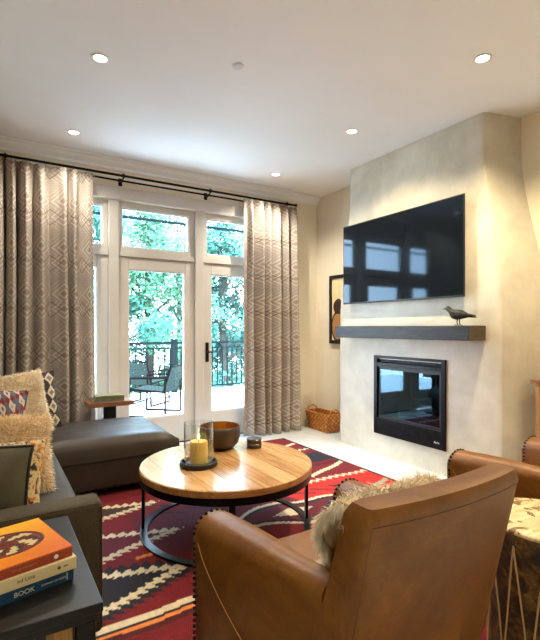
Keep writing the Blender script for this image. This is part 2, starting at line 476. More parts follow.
for a in ((.002, -hw+.046, .02, -hw+.075), (.002, hw-.075, .02, hw-.046)): box(bm, a[0], a[1], .166, a[2], a[3], .69)
box(bm, .002, -hw+.075, .66, .02, hw-.075, .69); box(bm, .002, -hw+.075, .166, .02, hw-.075, .19)
obj('door_frame', bm, M['matte_black'], fp)
bm = B()
x1 = .34
for (x0, y0, z0, xx, y1, z1) in ((.021, -.41, .021, x1, -.40, .76), (.021, .40, .021, x1, .41, .76), (x1-.01, -.40, .03, x1, .40, .76), (.021, -.40, .021, x1-.01, .40, .03), (.021, -.40, .75, x1-.01, .40, .76)):
    box(bm, x0, y0, z0, xx, y1, z1)
obj('firebox', bm, mat('firebox_brick', rough=.8, fn=noisy(L((44, 36, 32)), L((76, 62, 54)), 20, .004)), fp)
for k, (y0, z0, y1, z1, r) in enumerate(((-.26, .22, .24, .25, .04), (-.2, .26, .1, .36, .032), (.22, .25, -.05, .38, .03))):
    bm = B(); tube(bm, [(.16+.03*k, y0, z0), (.15+.03*k, (y0+y1)/2, (z0+z1)/2+.01), (.17+.03*k, y1, z1)], [r, r*1.1, r*.9], 10)
    obj('gas_log', bm, M['walnut'], fp, True)
bm = B(); box(bm, .1, -.28, .031, .24, .28, .17); obj('burner', bm, M['matte_black'], fp)

# mantel
mt = thing('mantel_shelf', 'dark charred timber mantel beam on the plaster chimney', 'mantel', (XF, 3.01, 1.20))
bm = B(); box(bm, -.21, -.81, 0, -.001, .81, .12, bev=.006, seg=2)
bmesh.ops.subdivide_edges(bm, edges=[e for e in bm.edges if e.calc_length() > .8], cuts=30)
for v in bm.verts:
    v.co += Vector((noise.noise(v.co*9)*.003, 0, noise.noise(v.co*8+Vector((5, 5, 5)))*.002))
o = obj('beam', bm, M['mantel'], mt)
bm = B(); box(bm, -.2095, -.8135, .003, -.002, -.8105, .117); obj('end_grain', bm, M['mantel_end'], mt, label='brown sawn end of the beam')

# television
def screen(n, b):
    link(n, b, (.004, .005, .007, 1))
tv = thing('television', 'large flat black television above the mantel', 'television', (3.335, 3.10, 1.56))
bm = B(); box(bm, 0, -.755, 0, .012, .755, .855, bev=.003); box(bm, .012, -.6, .1, .045, .6, .7, bev=.008)
obj('casing', bm, M['matte_black'], tv)
bm = B(); box(bm, -.0015, -.745, .016, -.0002, .745, .845)
obj('screen', bm, mat('glossy_screen', (.006, .008, .012), .06, fn=None, Specular_IOR_Level=.32, Specular_Tint=(.45, .72, 1, 1)), tv)
bm = B(); box(bm, -.003, -.02, .004, -.0005, .02, .009); obj('badge', bm, M['pewter'], tv)
bm = B(); box(bm, .046, -.25, .25, XF-3.335-.001, .25, .6); obj('wall_mount', bm, M['matte_black'], tv)

# crow figure
cr = thing('crow_figurine', 'small dark bronze crow standing on the mantel', 'figurine', (3.28, 2.36, 1.321))
sp = [(-.155, .065, .010, .3), (-.13, .068, .016, .35), (-.10, .075, .018, .5), (-.06, .083, .026, .9), (-.02, .088, .034, 1), (.02, .09, .037, 1), (.05, .095, .033, 1),
      (.07, .112, .024, 1), (.085, .128, .020, 1), (.10, .140, .0195, 1), (.112, .144, .016, 1), (.122, .143, .0085, .9), (.14, .141, .005, .9), (.155, .138, .0015, 1)]
bm = B(); rings = []
for i, (y, z, r, fl) in enumerate(sp):
    r *= 1.14
    rings.append([(math.cos(t)*r*(.95 if fl == 1 else .85), y-math.sin(t)*r*.25, z+math.sin(t)*r*fl) for t in [2*PI*q/16 for q in range(16)]])
loft(bm, rings)
crm = mat('dark_bronze', L((34, 34, 30)), .38, .6, fn=noisy(L((26, 26, 24)), L((58, 58, 50)), 40, .0015))
obj('body', bm, crm, cr, True, 60)
for s in (-1, 1):
    bm = B()
    loft(bm, [[(s*(.030+.008*math.cos(t)*(1-.6*q))-s*.012*q, .05-.19*q+.0*t, .096-.018*q+.024*(1-.75*q)*math.sin(t)) for t in [2*PI*k/10 for k in range(10)]] for q in (0, .15, .4, .7, 1)])
    obj('wing', bm, crm, cr, True)
    bm = B(); tube(bm, [(s*.014, .0, .062), (s*.015, .004, .03), (s*.016, -.002, .004)], [.008, .004, .004], 8)
    for a in (-.5, 0, .5): tube(bm, [(s*.016, -.002, .004), (s*.016+math.sin(a)*.02, -.002+math.cos(a)*.026, .003)], .003, 6)
    tube(bm, [(s*.016, -.002, .004), (s*.016, -.022, .003)], .003, 6)
    obj('leg', bm, crm, cr, True)

# picture
pc = thing('framed_picture', 'dark framed picture on the cream wall beside the chimney', 'picture', (XE-.001, 4.34, 1.10))
bm = B()
for (y0, y1, z0, z1) in ((-.235, -.19, 0, .87), (.19+.02, .255, 0, .87), (-.19, .21, 0, .045), (-.19, .21, .825, .87)):
    box(bm, -.035, y0, z0, -.001, y1, z1, bev=.004)
obj('frame', bm, M['matte_black'], pc)
def art(n, b):
    x, y, z = n.sep(n.coord())
    s = n.noise(3.2, 2, n.coord(), .4, 1.2)
    col = n.ramp(n.noise(5, 3, n.coord()), (.3, L((224, 202, 150))), (.7, L((240, 224, 184))))
    r1 = n.math('SQRT', (y-.10)*(y-.10)*1.5+(z-.22)*(z-.22)*.6)
    col = n.mix(r1.lt(.13), col, L((176, 128, 78)))
    r2 = n.math('SQRT', (y-.10)*(y-.10)+(z-.47)*(z-.47)*.8)
    col = n.mix((r2+s*.05).lt(.11), col, L((60, 40, 32)))
    col = n.mix(((r1-.14).abs()).lt(.012), col, L((44, 30, 26)))
    link(n, b, col)
bm = B(); box(bm, -.02, -.191, .044, -.015, .211, .826); obj('canvas', bm, mat('painted_canvas', rough=.6, fn=art), pc, label='cream canvas with a rounded brown figure')

# basket
bk = thing('wicker_basket', 'rectangular woven splint basket on the floor by the chimney', 'basket', (3.625, 4.58, 0))
bm = B(); W0, D0, W1, D1, Hh = .09, .20, .115, .225, .22
def perim(t, w, d):   # t 0..1 around a rectangle
    P = 2*(2*w+2*d); s = t*P
    if s < 2*d: return (-w, -d+s), (-1, 0)
    s -= 2*d
    if s < 2*w: return (-w+s, d), (0, 1)
    s -= 2*w
    if s < 2*d: return (w, d-s), (1, 0)
    s -= 2*d
    return (w-s, -d), (0, -1)
NP, NZ = 40, 9
for i in range(NP):
    for j in range(NZ):
        o_ = .005 if (i+j) % 2 else 0
        q = []
        for (a, c) in ((i, j), (i+1, j), (i+1, j+1), (i, j+1)):
            k = c/NZ; w = W0+(W1-W0)*k; d = D0+(D1-D0)*k
            p, nn = perim((min(a, NP-.0001) if a == i+1 else a+.0001)/NP, w, d)
            nn = perim((i+.5)/NP, w, d)[1]
            q.append(bm.verts.new((p[0]+nn[0]*o_, p[1]+nn[1]*o_, .006+Hh*k+(0))))
        f = bm.faces.new(q); f.material_index = 1 if (i+j) % 2 == 0 else 0
        r = bmesh.ops.extrude_face_region(bm, geom=[f])
        for v in [g for g in r['geom'] if isinstance(g, bmesh.types.BMVert)]:
            v.co.x -= perim((i+.5)/NP, 1, 1)[1][0]*.006; v.co.y -= perim((i+.5)/NP, 1, 1)[1][1]*.006
box(bm, -W0, -D0, .002, W0, D0, .010)
obj('woven_body', bm, [M['wicker'], M['wicker_dark']], bk)
bm = B(); rp = [(-W1, -D1), (-W1, D1), (W1, D1), (W1, -D1)]
tube(bm, [(x, y, Hh+.008) for x, y in rp], .009, 8, closed=True); obj('rim', bm, M['wicker'], bk, True)
for s in (-1, 1):
    bm = B(); tube(bm, [(math.cos(t)*.075, s*D1, Hh+.008+math.sin(t)*.062) for t in [PI*q/10 for q in range(11)]], .009, 8)
    obj('handle', bm, M['wicker'], bk, True)

# cabinet at the right edge
cb = thing('wood_cabinet', 'honey brown wooden cabinet against the yellow lit wall', 'cabinet', (3.60, 1.30, 0))
bm = B(); box(bm, -.12, -.5, .06, .168, .55, .885, bev=.003); box(bm, -.10, -.48, 0, .15, .53, .06); obj('carcass', bm, M['cab_wood'], cb)
bm = B(); box(bm, -.145, -.53, .885, .169, .575, .915, bev=.004); obj('cabinet_top', bm, M['walnut'], cb)
for k in range(2):
    bm = B(); y0 = -.49+k*.52; box(bm, -.138, y0, .09, -.121, y0+.51, .86, bev=.003)
    d = obj('door', bm, M['cab_wood'], cb)
    bm = B(); tube(bm, [(-.139, y0+(.46 if k == 0 else .05), .5), (-.16, y0+(.46 if k == 0 else .05), .5)], .012, 10); obj('knob', bm, M['black_metal'], d, True)

# ------------------------------------------------------------------ curtains and rod
def curtain_panel(name, x0, x1, nf, label, seed, hem):
    """hem: +1 flat leading edge on the right, -1 on the left"""
    rnd = random.Random(seed); bm = B(); uvl = bm.loops.layers.uv.new('UVMap')
    N = 260; NZ_ = 44; zt, zb = 2.835, .012
    ph = [rnd.uniform(-.5, .5) for _ in range(nf+2)]; am = [rnd.uniform(.75, 1.2) for _ in range(nf+2)]
    g = []; arc = 0; prev = None; arcs = []
    for i in range(N+1):
        t = i/N; e = (1-t) if hem > 0 else t
        k = min(nf-.001, max(0, nf*(t+.016*math.sin(t*17+seed)+.008*math.sin(t*37)))); q = int(k); a = am[q]*(1-sm(k-q))+am[q+1]*sm(k-q); p = ph[q]*(1-sm(k-q))+ph[q+1]*sm(k-q)
        ed = sm(e/.17)
        col = []
        for j in range(NZ_+1):
            s = j/NZ_; z = zb+(zt-zb)*s
            top = sm((s-.93)/.07)
            amp = (.078*(1-s*.25))*(1-.45*top)*a*(.12+.88*ed)
            ph2 = p*(1-s)*.9+k*2*PI
            w = math.sin(ph2)+.28*math.sin(2*ph2+1.0+p*3)
            if top > 0: w = w*(1-top*.5)+top*.5*math.copysign(min(1, abs(math.sin(ph2))*1.6), math.sin(ph2))
            x = x0+(x1-x0)*t+math.cos(ph2)*.014*ed*(1-s*.5)+ (1-s)*.03*(t-.5) + .01*math.sin(s*5+t*7)*(1-s)
            y = 4.758+amp*w-.02*(1-s)*(1-ed)
            col.append((x, y, z))
        m = col[NZ_//2]
        if prev: arc += math.hypot(m[0]-prev[0], m[1]-prev[1])
        prev = m; arcs.append(k-.25); g.append([bm.verts.new(c) for c in col])
    for i in range(N):
        for j in range(NZ_):
            f = bm.faces.new((g[i][j], g[i+1][j], g[i+1][j+1], g[i][j+1]))
            for l, (a, b_) in zip(f.loops, ((i, j), (i+1, j), (i+1, j+1), (i, j+1))):
                l[uvl].uv = (arcs[a], b_/NZ_*2.82)
    o = obj(name, bm, M['curtain'], None, True, 180)
    md = o.modifiers.new('cloth_thickness', 'SOLIDIFY'); md.thickness = .003
    return tag(o, label, 'curtain', 'patterned curtains at the patio doors')
curtain_panel('curtain', -.62, .872, 11, 'wide taupe diamond-patterned curtain behind the sofa pillows, left of the doors', 3, 1)
curtain_panel('curtain', 2.575, 3.325, 6, 'taupe diamond-patterned curtain nearest the fireplace, right of the doors', 5, -1)
rod = thing('curtain_rod', 'long black double curtain rod along the top of the window wall', 'curtain rod', (0, 4.758, 2.862))
bm = B(); tube(bm, [(-.9, 0, 0), (3.31, 0, 0)], .0125, 12); tube(bm, [(3.31, 0, 0), (3.315, 0, 0), (3.335, 0, 0), (3.34, 0, 0)], [.013, .019, .019, .01], 12); obj('front_rod', bm, M['black_metal'], rod, True)
bm = B(); tube(bm, [(-.9, .075, -.03), (3.30, .075, -.03)], .010, 12); obj('rear_rod', bm, M['black_metal'], rod, True)
for x in (.12, 1.17, 2.14, 3.19):
    bm = B(); tube(bm, [(x, .14, -.03), (x, .02, -.03), (x, -.016, -.012), (x, -.018, .006), (x, -.002, .02)], .007, 8)
    box(bm, x-.02, .131, -.07, x+.02, .1405, .01, bev=.003)
    tube(bm, [(x, .062, -.045), (x, .088, -.045)], .008, 8)
    tube(bm, [(x-.014, 0, 0), (x+.014, 0, 0)], .019, 12)
    obj('bracket', bm, M['black_metal'], rod, True)

# ------------------------------------------------------------------ ceiling lights
def downlight(x, y, label, power, first=[None]):
    if first[0] is None:
        t = thing('ceiling_downlight', label, 'ceiling light', (x, y, ZC), 0, 'recessed ceiling downlights')
        bm = B(); lathe(bm, [(.040, -.001), (.052, -.001), (.058, -.004), (.058, -.0075), (.050, -.009), (.041, -.006), (.040, -.001)], n=32); obj('trim_ring', bm, M['plate'], t, True)
        bm = B(); lathe(bm, [(0, -.0025), (.040, -.0025), (.040, -.001), (0, -.001)], n=32); obj('lens', bm, M['lamp'], t, True)
        first[0] = t
    else:
        t = copy_tree(first[0]); t.location = (x, y, ZC); t['label'] = label
    l = bpy.data.lights.new('downlight', 'SPOT'); l.energy = power; l.spot_size = R(136); l.spot_blend = .8
    l.color = (1, .82, .52) if x > 2 and y < 3.2 else (1, .92, .76); l.shadow_soft_size = .025
    lo = bpy.data.objects.new('downlight_lamp', l); C.objects.link(lo); lo.location = (x, y, ZC-.03)
    return lo
PW = 66
DL = [(.61, 3.08, 'recessed ceiling light above the sofa seat, upper left of the photo', .6), (2.72, 1.78, 'large bright recessed ceiling light nearest the chimney top corner', 1.7),
      (.64, 4.37, 'recessed ceiling light above the left curtain', .6), (2.74, 3.05, 'recessed ceiling light in front of the television', 1.0),
      (2.77, 4.36, 'recessed ceiling light above the right curtain near the corner', 1.0)]
for x, y, lb, k in DL: downlight(x, y, lb, PW*k)
for x, y, lb, k in ((.62, 1.1, 'added ceiling fill light over the side table, out of the frame', .25), (2.72, .49, 'added ceiling fill light over the second armchair, out of the frame', .55),  # unseen downlights added to brighten the room, extending the visible rows
                 (.62, -.9, 'added ceiling fill light behind the viewer on the sofa side', .3), (2.72, -.9, 'added ceiling fill light behind the viewer on the fireplace side', .3),
                 (.62, -2.3, 'added ceiling fill light nearest the rear wall, sofa side', .3), (2.72, -2.3, 'added ceiling fill light nearest the rear wall, fireplace side', .3)):
    downlight(x, y, lb, PW*k)
bm = B(); lathe(bm, [(0, -.012), (.030, -.012), (.036, -.009), (.040, -.002), (.040, -.0008), (0, -.0008)], n=32)
tag(obj('ceiling_sensor', bm, mat('grey_plastic', L((225, 230, 235)), .4), None, True, loc=(1.41, 2.69, ZC)), 'small round grey cover in the middle of the ceiling', 'sensor')

# ------------------------------------------------------------------ rug
RX0, RX1, RY0, RY1 = .28, 2.93, .45, 4.44
cols = {k: L(v) for k, v in dict(red=(112, 8, 22), dark=(74, 8, 18), bright=(190, 34, 26), navy=(24, 24, 36), cream=(214, 198, 168), orange=(222, 128, 62), brown=(62, 34, 28), sage=(150, 160, 130), wine=(96, 16, 34)).items()}
def tri(t): t = t % 1; return abs(t-.5)*2
def rugcol(x, y):
    x0 = x; y += .010*math.sin(x*5.1)+.006*math.sin(x*13+y*3)
    s1 = (((x+y*.3)/.055 % 1)-.5)*.045          # coarse serration
    s2 = (((x-y*.3)/.042+.3) % 1-.5)*.026
    # east border
    if x > RX1-.03: return 'navy' if tri(y/.5) > .55 else 'red'
    # striped borders that run across (south side), repeated in mirror on the north
    for ys in (2.025,):
        d = y-ys
        if abs(d) < .022: return 'cream'
        if -.040 < d <= -.022: return 'navy'
        if -.066 < d <= -.040: return 'orange'
    if y < 1.96:
        q = (tri((x-.2)/.9)); d = abs(y-1.66)
        if d < .21*q+s1*.8-.02: return 'cream' if d > .21*q-.07+s2 else 'brown'
        if abs(y-1.30) < .02: return 'cream'
        if abs(y-1.25) < .03: return 'orange'
        if y < 1.22: 
            q = tri(x/.8); d = abs(y-.85)
            if d < .3*q+s1 and d > .3*q-.09+s2: return 'cream'
            if d < .3*q-.09+s2: return 'navy'
        return 'red' if tri(y/.3) > .2 else 'dark'
    # feathered arrowheads: (tipx, yc, halfwidth slope, direction, outer, mid, inner)
    for tip, yc, sl, ln, outer, midc, inner in (
            (.90, 2.325, .36, .8, 'navy', 'cream', 'navy'), (1.02, 2.785, .31, .75, None, 'cream', 'wine'), (1.03, 3.30, .28, .75, None, 'cream', 'brown'),
            (1.08, 3.86, .24, .8, 'navy', 'cream', 'brown')):
        u = tip-x
        if -.05 < u < ln:
            h = (sl*u+.02 if u > 0 else 0); h = h/.72
            d = abs(y-yc)
            ss = s1*(1.0)
            if midc and d < h*.72+ss+.004 and d > h*.72-.045+s2: return midc
            if d <= h*.72-.045+s2: return inner
            if outer and d < h*.72+.06+ss*1.2 and u > -.02: return outer
    if .70 < x < .83 and abs(y-2.545-(x-.77)*.02) < .016+s2*.5: return 'orange'
    # centre: lens outlined in cream and navy
    for (cx_, cy_, hx, hy) in ((1.80, 2.64, .62, .22), (1.95, 3.62, .6, .24)):
        e = abs(x-cx_)/hx+abs(y-cy_-.04*math.sin(x*9))/hy
        e += s2*1.2
        if e < 1.0:
            if e > .84: return 'cream'
            if e > .68: return 'navy'
            dx, dy = abs(x-cx_-.02), abs(y-cy_+.01)
            if dx/.17+dy/.07+s1*3 < 1: return 'cream'
            return 'wine'
    # dark lightning lines
    for (xa, xb, yc, kx) in ((.98, 1.5, 3.05, .2), (.98, 1.45, 3.2, .2), (2.0, 2.6, 2.86, .18)):
        if xa < x < xb and abs(y-yc-.05*(1 if math.sin((x-xa)/kx*2*PI) > 0 else -1)*tri((x-xa)/kx)) < .011: return 'navy'
    # east field: bright red with cream bands
    if x > 2.0-.3*tri(y/1.1)+s1:
        for yc, w in ((3.06, .020), (2.28, .02), (3.92, .02)):
            if abs(y-yc-(tri(x/.07)-.5)*.045) < w: return 'cream'
        for yc in (3.30, 2.72, 2.40, 4.1):
            d = y-yc-(x-2.7)*.42
            if abs(d) < .026+s2*.7 and x > 2.38: return 'cream' if yc != 2.72 else 'sage'
        if y > 3.5 and y < 3.78 and x > 2.45+ (3.78-y)*.5: return 'navy'
        if abs(y-3.42) < .02+s2*.6 and x > 2.5: return 'dark'
        if 2.38 < x < 2.48 and tri(y/.16) > .8 and y < 3.0: return 'navy'
        return 'bright' if y < 3.1 else 'red'
    if abs(y-4.2) < .024: return 'cream'
    if abs(y-4.15) < .02: return 'navy'
    if 2.46 < y < 2.62 and 1.02 < x < 1.25: return 'wine'
    return 'wine' if 2.5 < y < 3.15 and .8 < x < 2.0 else 'red'
NX, NY = 290, 440
bm = B(); cl = bm.verts.layers.float_color.new('weave'); g = []
for i in range(NX+1):
    row = []
    for j in range(NY+1):
        x = RX0+(RX1-RX0)*i/NX; y = RY0+(RY1-RY0)*j/NY
        v = bm.verts.new((x, y, .011)); c = cols[rugcol(x, y)]
        k = 1+noise.noise(Vector((x*60, y*14, 0)))*.16+noise.noise(Vector((x*3, y*22, 4)))*.14
        v[cl] = (c[0]*k, c[1]*k, c[2]*k, 1); row.append(v)
    g.append(row)
for i in range(NX):
    for j in range(NY): bm.faces.new((g[i][j], g[i+1][j], g[i+1][j+1], g[i][j+1]))
per = [g[i][0] for i in range(NX+1)]+[g[NX][j] for j in range(1, NY+1)]+[g[i][NY] for i in range(NX-1, -1, -1)]+[g[0][j] for j in range(NY-1, 0, -1)]
low = []
for v in per:
    w = bm.verts.new((v.co.x, v.co.y, .0005)); w[cl] = v[cl]; low.append(w)
for k in range(len(per)): j = (k+1) % len(per); bm.faces.new((per[k], low[k], low[j], per[j]))
def rugm(n, b):
    a = n.new('ShaderNodeVertexColor'); a.layer_name = 'weave'
    x, y, z = n.sep(n.coord())
    w = (x*700).sin()*(y*260).sin()
    n.put(b.inputs['Base Color'], a.outputs['Color']); n.put(b.inputs['Normal'], n.bump(w, .0015, .6))
rug = obj('area_rug', bm, mat('wool_weave', rough=.95, fn=rugm))
tag(rug, 'red flat-woven wool rug with navy and cream serrated figures under the coffee table', 'rug')
RZ = .0125

# ------------------------------------------------------------------ sofa
sf = thing('sectional_sofa', 'dark brown sectional sofa with chaise against the left wall', 'sofa', (0, 0, 0))
def pad(bm, x0, y0, z0, x1, y1, z1, bev=.035, crown=.02, nseg=4):
    vs = box(bm, x0, y0, z0, x1, y1, z1, bev=bev, seg=nseg)
    return vs
def crown_mesh(bm, x0, y0, x1, y1, z0, z1, crown, bev=.04):
    # rounded cushion as stacked inset rings with a grid top
    N = 18
    def f(u, v):
        return (1-abs(u)**3)*(1-abs(v)**3)
    g = []
    for i in range(N+1):
        for_ = []
        for j in range(N+1):
            u = -1+2*i/N; v = -1+2*j/N
            x = (x0+x1)/2+(x1-x0)/2*math.copysign(abs(u)**.8, u); y = (y0+y1)/2+(y1-y0)/2*math.copysign(abs(v)**.8, v)
            e = min(1, (1-abs(math.copysign(abs(u)**.8, u)))*(x1-x0)/2/bev); q = min(1, (1-abs(math.copysign(abs(v)**.8, v)))*(y1-y0)/2/bev)
            d = math.sqrt(max(0, 1-(1-e)**2))*math.sqrt(max(0, 1-(1-q)**2))
            for_.append(bm.verts.new((x, y, z1-bev+bev*d+crown*f(u, v))))
        g.append(for_)
    for i in range(N):
        for j in range(N): bm.faces.new((g[i][j], g[i+1][j], g[i+1][j+1], g[i][j+1]))
    per = [g[i][0] for i in range(N+1)]+[g[N][j] for j in range(1, N+1)]+[g[i][N] for i in range(N-1, -1, -1)]+[g[0][j] for j in range(N-1, 0, -1)]
    prev = per
    for z, off in ((z0+.02, .004), (z0, -.008)):
        cx_, cy_ = (x0+x1)/2, (y0+y1)/2
        cur = [bm.verts.new((v.co.x+math.copysign(off, v.co.x-cx_), v.co.y+math.copysign(off, v.co.y-cy_), z)) for v in per]
        for k in range(len(per)): j = (k+1) % len(per); bm.faces.new((prev[k], cur[k], cur[j], prev[j]))
        prev = cur
    bm.faces.new(prev)
bm = B(); box(bm, -.98, 2.06, .07, .372, 3.58, .30, bev=.015, seg=3); obj('base', bm, M['hidebrown'], sf, True)
bm = B(); crown_mesh(bm, -.74, 2.062, .392, 3.585, .302, .44, .015, .035); obj('seat_cushion', bm, M['seat_tweed'], sf, True, 60)
bm = B(); box(bm, -.98, 3.605, .07, 1.30, 4.42, .295, bev=.02, seg=3); obj('chaise_base', bm, M['hidebrown'], sf, True)
bm = B(); crown_mesh(bm, -.74, 3.595, 1.335, 4.44, .297, .445, .035, .06); obj('chaise_cushion', bm, M['hidebrown'], sf, True, 60)
bm = B(); box(bm, -1.0, 1.915, .07, .392, 2.052, .60, bev=.022, seg=4); obj('arm', bm, M['tweed'], sf, True)
bm = B(); tube(bm, [(.385, 1.919, .09), (.385, 1.919, .58)], .0035, 6); tube(bm, [(.374, 1.922, .592), (-.95, 1.922, .592)], .003, 6); obj('arm_welt', bm, M['tweed'], sf, True)
bm = B(); box(bm, -1.02, 2.055, .07, -.96, 4.44, .80, bev=.02, seg=3); obj('back', bm, M['tweed'], sf, True)
for k in range(3):
    bm = B(); y0 = 2.07+k*.79; box(bm, -.955, y0, .47, -.745, y0+.77, .86, bev=.06, seg=5); obj('back_cushion', bm, M['seat_tweed'], sf, True)
for x, y in ((-.9, 1.96), (.33, 1.98), (.33, 3.5), (1.24, 3.67), (1.24, 4.36), (-.9, 4.36)):
    bm = B(); z0 = RZ if (x > RX0) else 0; box(bm, x-.03, y-.03, z0, x+.03, y+.03, .072); obj('leg', bm, M['dark_wood'], sf)

# ------------------------------------------------------------------ pillows
def pillow_pts(w, h, t, u, v, side, seam=0.0):
    k = 1-.07*(1-abs(v)**2)*abs(u)**6 ; k2 = 1-.07*(1-abs(u)**2)*abs(v)**6
    x = u*w/2*k; z = v*h/2*k2
    e = (1-abs(u)**2.6)*(1-abs(v)**2.6)
    return x, side*t/2*max(0, e)**.55, z
def pillow_side(w, h, t, side, N=22):
    bm = B(); g = []
    for i in range(N+1):
        r = []
        for j in range(N+1):
            u = math.sin((-1+2*i/N)*PI/2); v = math.sin((-1+2*j/N)*PI/2)
            x, y, z = pillow_pts(w, h, t, u, v, side)
            y += noise.noise(Vector((x*6, z*6, side*3+w*10)))*.012*(1-max(abs(u), abs(v))**4)
            r.append(bm.verts.new((x, y, z)))
        g.append(r)
    for i in range(N):
        for j in range(N): bm.faces.new((g[i][j], g[i+1][j], g[i+1][j+1], g[i][j+1]))
    return bm
def seam_path(w, h, yy=0, off=0.0):
    P = []
    for k in range(96):
        a = k/96*4; s = int(a); f = math.sin((-1+2*(a-s))*PI/2)
        u, v = ((f, -1), (1, f), (-f, 1), (-1, -f))[s]
        x, y, z = pillow_pts(w, h, 0, u, v, 1); P.append((x*(1+off), yy, z*(1+off)))
    return P
def pillow(name, label, w, h, t, loc, rot, mf, mb, pipe=None, group=None):
    T = thing(name, label, 'pillow', loc, 0, group); T.rotation_euler = rot
    obj('front_cover', pillow_side(w, h, t, -1), mf, T, True, 180); obj('back_cover', pillow_side(w, h, t, 1), mb, T, True, 180)
    if pipe:
        bm = B(); tube(bm, seam_path(w, h), .006, 6, closed=True); obj('piping', bm, pipe, T, True, 180)
    return T
def add_fur(bm, pts, length, width, seed, droop=.5, swirl=.5, curl=.3):
    """pts: list of (position, normal); each becomes a tapered, drooping lock"""
    rnd = random.Random(seed); uvl = bm.loops.layers.uv.verify()
    for p, n in pts:
        d = n.copy(); d += Vector((rnd.uniform(-1, 1), rnd.uniform(-1, 1), rnd.uniform(-1, 1)))*swirl
        q = noise.noise_vector(p*9)*.9; d += q; d.normalize()
        if d.dot(n) < .1: d = (d+n*.6).normalized()
        Ln = length*rnd.uniform(.6, 1.25); w = width*rnd.uniform(.6, 1.3)
        side = d.cross(Vector((rnd.uniform(-1, 1), rnd.uniform(-1, 1), rnd.uniform(-1, 1)))).normalized()
        c = p-n*.003; prev = None
        for k in range(4):
            s = k/3; ww = w*(1-s)**.7*.5+.0002
            a = bm.verts.new(c-side*ww); b_ = bm.verts.new(c+side*ww)
            if prev:
                f = bm.faces.new((prev[0], prev[1], b_, a))
                for l, vv in zip(f.loops, (s-1/3, s-1/3, s, s)): l[uvl].uv = (0, vv)
            prev = (a, b_)
            d = (d+Vector((0, 0, -droop*.5))+noise.noise_vector(p*25+Vector((k, 0, 0)))*curl).normalized()
            c = c+d*Ln/3
def surf_samples(faces_bm, n, seed, cond=None):
    rnd = random.Random(seed); faces_bm.faces.ensure_lookup_table(); faces_bm.normal_update()
    F = [f for f in faces_bm.faces if cond is None or cond(f)]; A = []; s = 0
    for f in F: s += f.calc_area(); A.append(s)
    import bisect
    out = []
    for _ in range(n):
        f = F[min(len(F)-1, bisect.bisect(A, rnd.uniform(0, s)))]; vs = [v.co for v in f.verts]
        a, b_ = rnd.random(), rnd.random()
        if len(vs) == 4: p = vs[0]*(1-a)*(1-b_)+vs[1]*a*(1-b_)+vs[2]*a*b_+vs[3]*(1-a)*b_
        else:
            if a+b_ > 1: a, b_ = 1-a, 1-b_
            p = vs[0]+(vs[1]-vs[0])*a+(vs[2]-vs[0])*b_
        out.append((p.copy(), f.normal.copy()))
    return out
def fur_pillow(name, label, w, h, t, loc, rot, mat_, n, ln):
    T = thing(name, label, 'pillow', loc, 0); T.rotation_euler = rot
    full = B()
    for s in (-1, 1):
        b2 = pillow_side(w, h, t, s); bmesh.ops.recalc_face_normals(b2, faces=b2.faces); b2.normal_update()
        if sum(f.normal.y for f in b2.faces)*s < 0: bmesh.ops.reverse_faces(b2, faces=b2.faces); b2.normal_update()
        pts = surf_samples(b2, n//2, s+5)
        bm = B(); add_fur(bm, pts, ln, .0038, 3+s, .5, .5); obj('fur_front' if s < 0 else 'fur_back', bm, mat_, T)
        obj('front_cover' if s < 0 else 'back_cover', b2, M['fur_base'], T, True, 180)
    return T
# from near to far along the sofa
gp = thing('throw_pillow', 'olive velvet pillow with dark piping propped behind the near sofa arm', 'pillow', (-.035, 2.235, .64))
gp.rotation_euler = (R(-14), 0, R(-22))
PWW, PHH, PTT = .50, .37, .21
obj('back_cover', pillow_side(PWW, PHH, PTT, 1), M['floral'], gp, True, 180, label='gold and dark patterned back cover')
obj('border', pillow_side(PWW, PHH, PTT, -1), M['floral'], gp, True, 180, label='gold and dark patterned border')
bm = B(); g = []; N = 20; KU, KV = .84, .86
def ppt(u, v): x, y, z = pillow_pts(PWW, PHH, PTT, u, v, -1); return Vector((x, y-.010, z))
for i in range(N+1): g.append([bm.verts.new(ppt((-1+2*i/N)*KU, (-1+2*j/N)*KV)) for j in range(N+1)])
for i in range(N):
    for j in range(N): bm.faces.new((g[i][j], g[i+1][j], g[i+1][j+1], g[i][j+1]))
r = bmesh.ops.extrude_edge_only(bm, edges=[e for e in bm.edges if e.is_boundary])
for v in [q for q in r['geom'] if isinstance(q, bmesh.types.BMVert)]: v.co.y += .02
obj('front_panel', bm, M['velvet'], gp, True, 50)
P = [ppt(u*KU, v*KV) for u, v in [(-1+2*k/20, -1) for k in range(20)]+[(1, -1+2*k/20) for k in range(20)]+[(1-2*k/20, 1) for k in range(20)]+[(-1, 1-2*k/20) for k in range(20)]]
bm = B(); tube(bm, P, .0065, 6, closed=True); obj('piping', bm, M['piping'], gp, True, 180)
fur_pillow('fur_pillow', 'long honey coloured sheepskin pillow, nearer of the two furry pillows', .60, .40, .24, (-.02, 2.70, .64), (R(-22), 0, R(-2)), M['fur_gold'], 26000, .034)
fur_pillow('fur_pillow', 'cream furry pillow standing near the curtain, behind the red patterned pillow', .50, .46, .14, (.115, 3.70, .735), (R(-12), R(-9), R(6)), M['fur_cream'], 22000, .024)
pillow('throw_pillow', 'small red and slate-blue woven pillow leaning on the cream fur pillow', .36, .44, .10, (.02, 3.44, .685), (R(-14), R(8), R(4)), M['redpat'], M['redpat'], M['redpat'])
pillow('throw_pillow', 'dark and cream patterned pillow farthest back beside the curtain', .44, .44, .12, (.24, 3.93, .72), (R(-10), R(-6), R(4)), M['ikat'], M['ikat'], M['piping'])

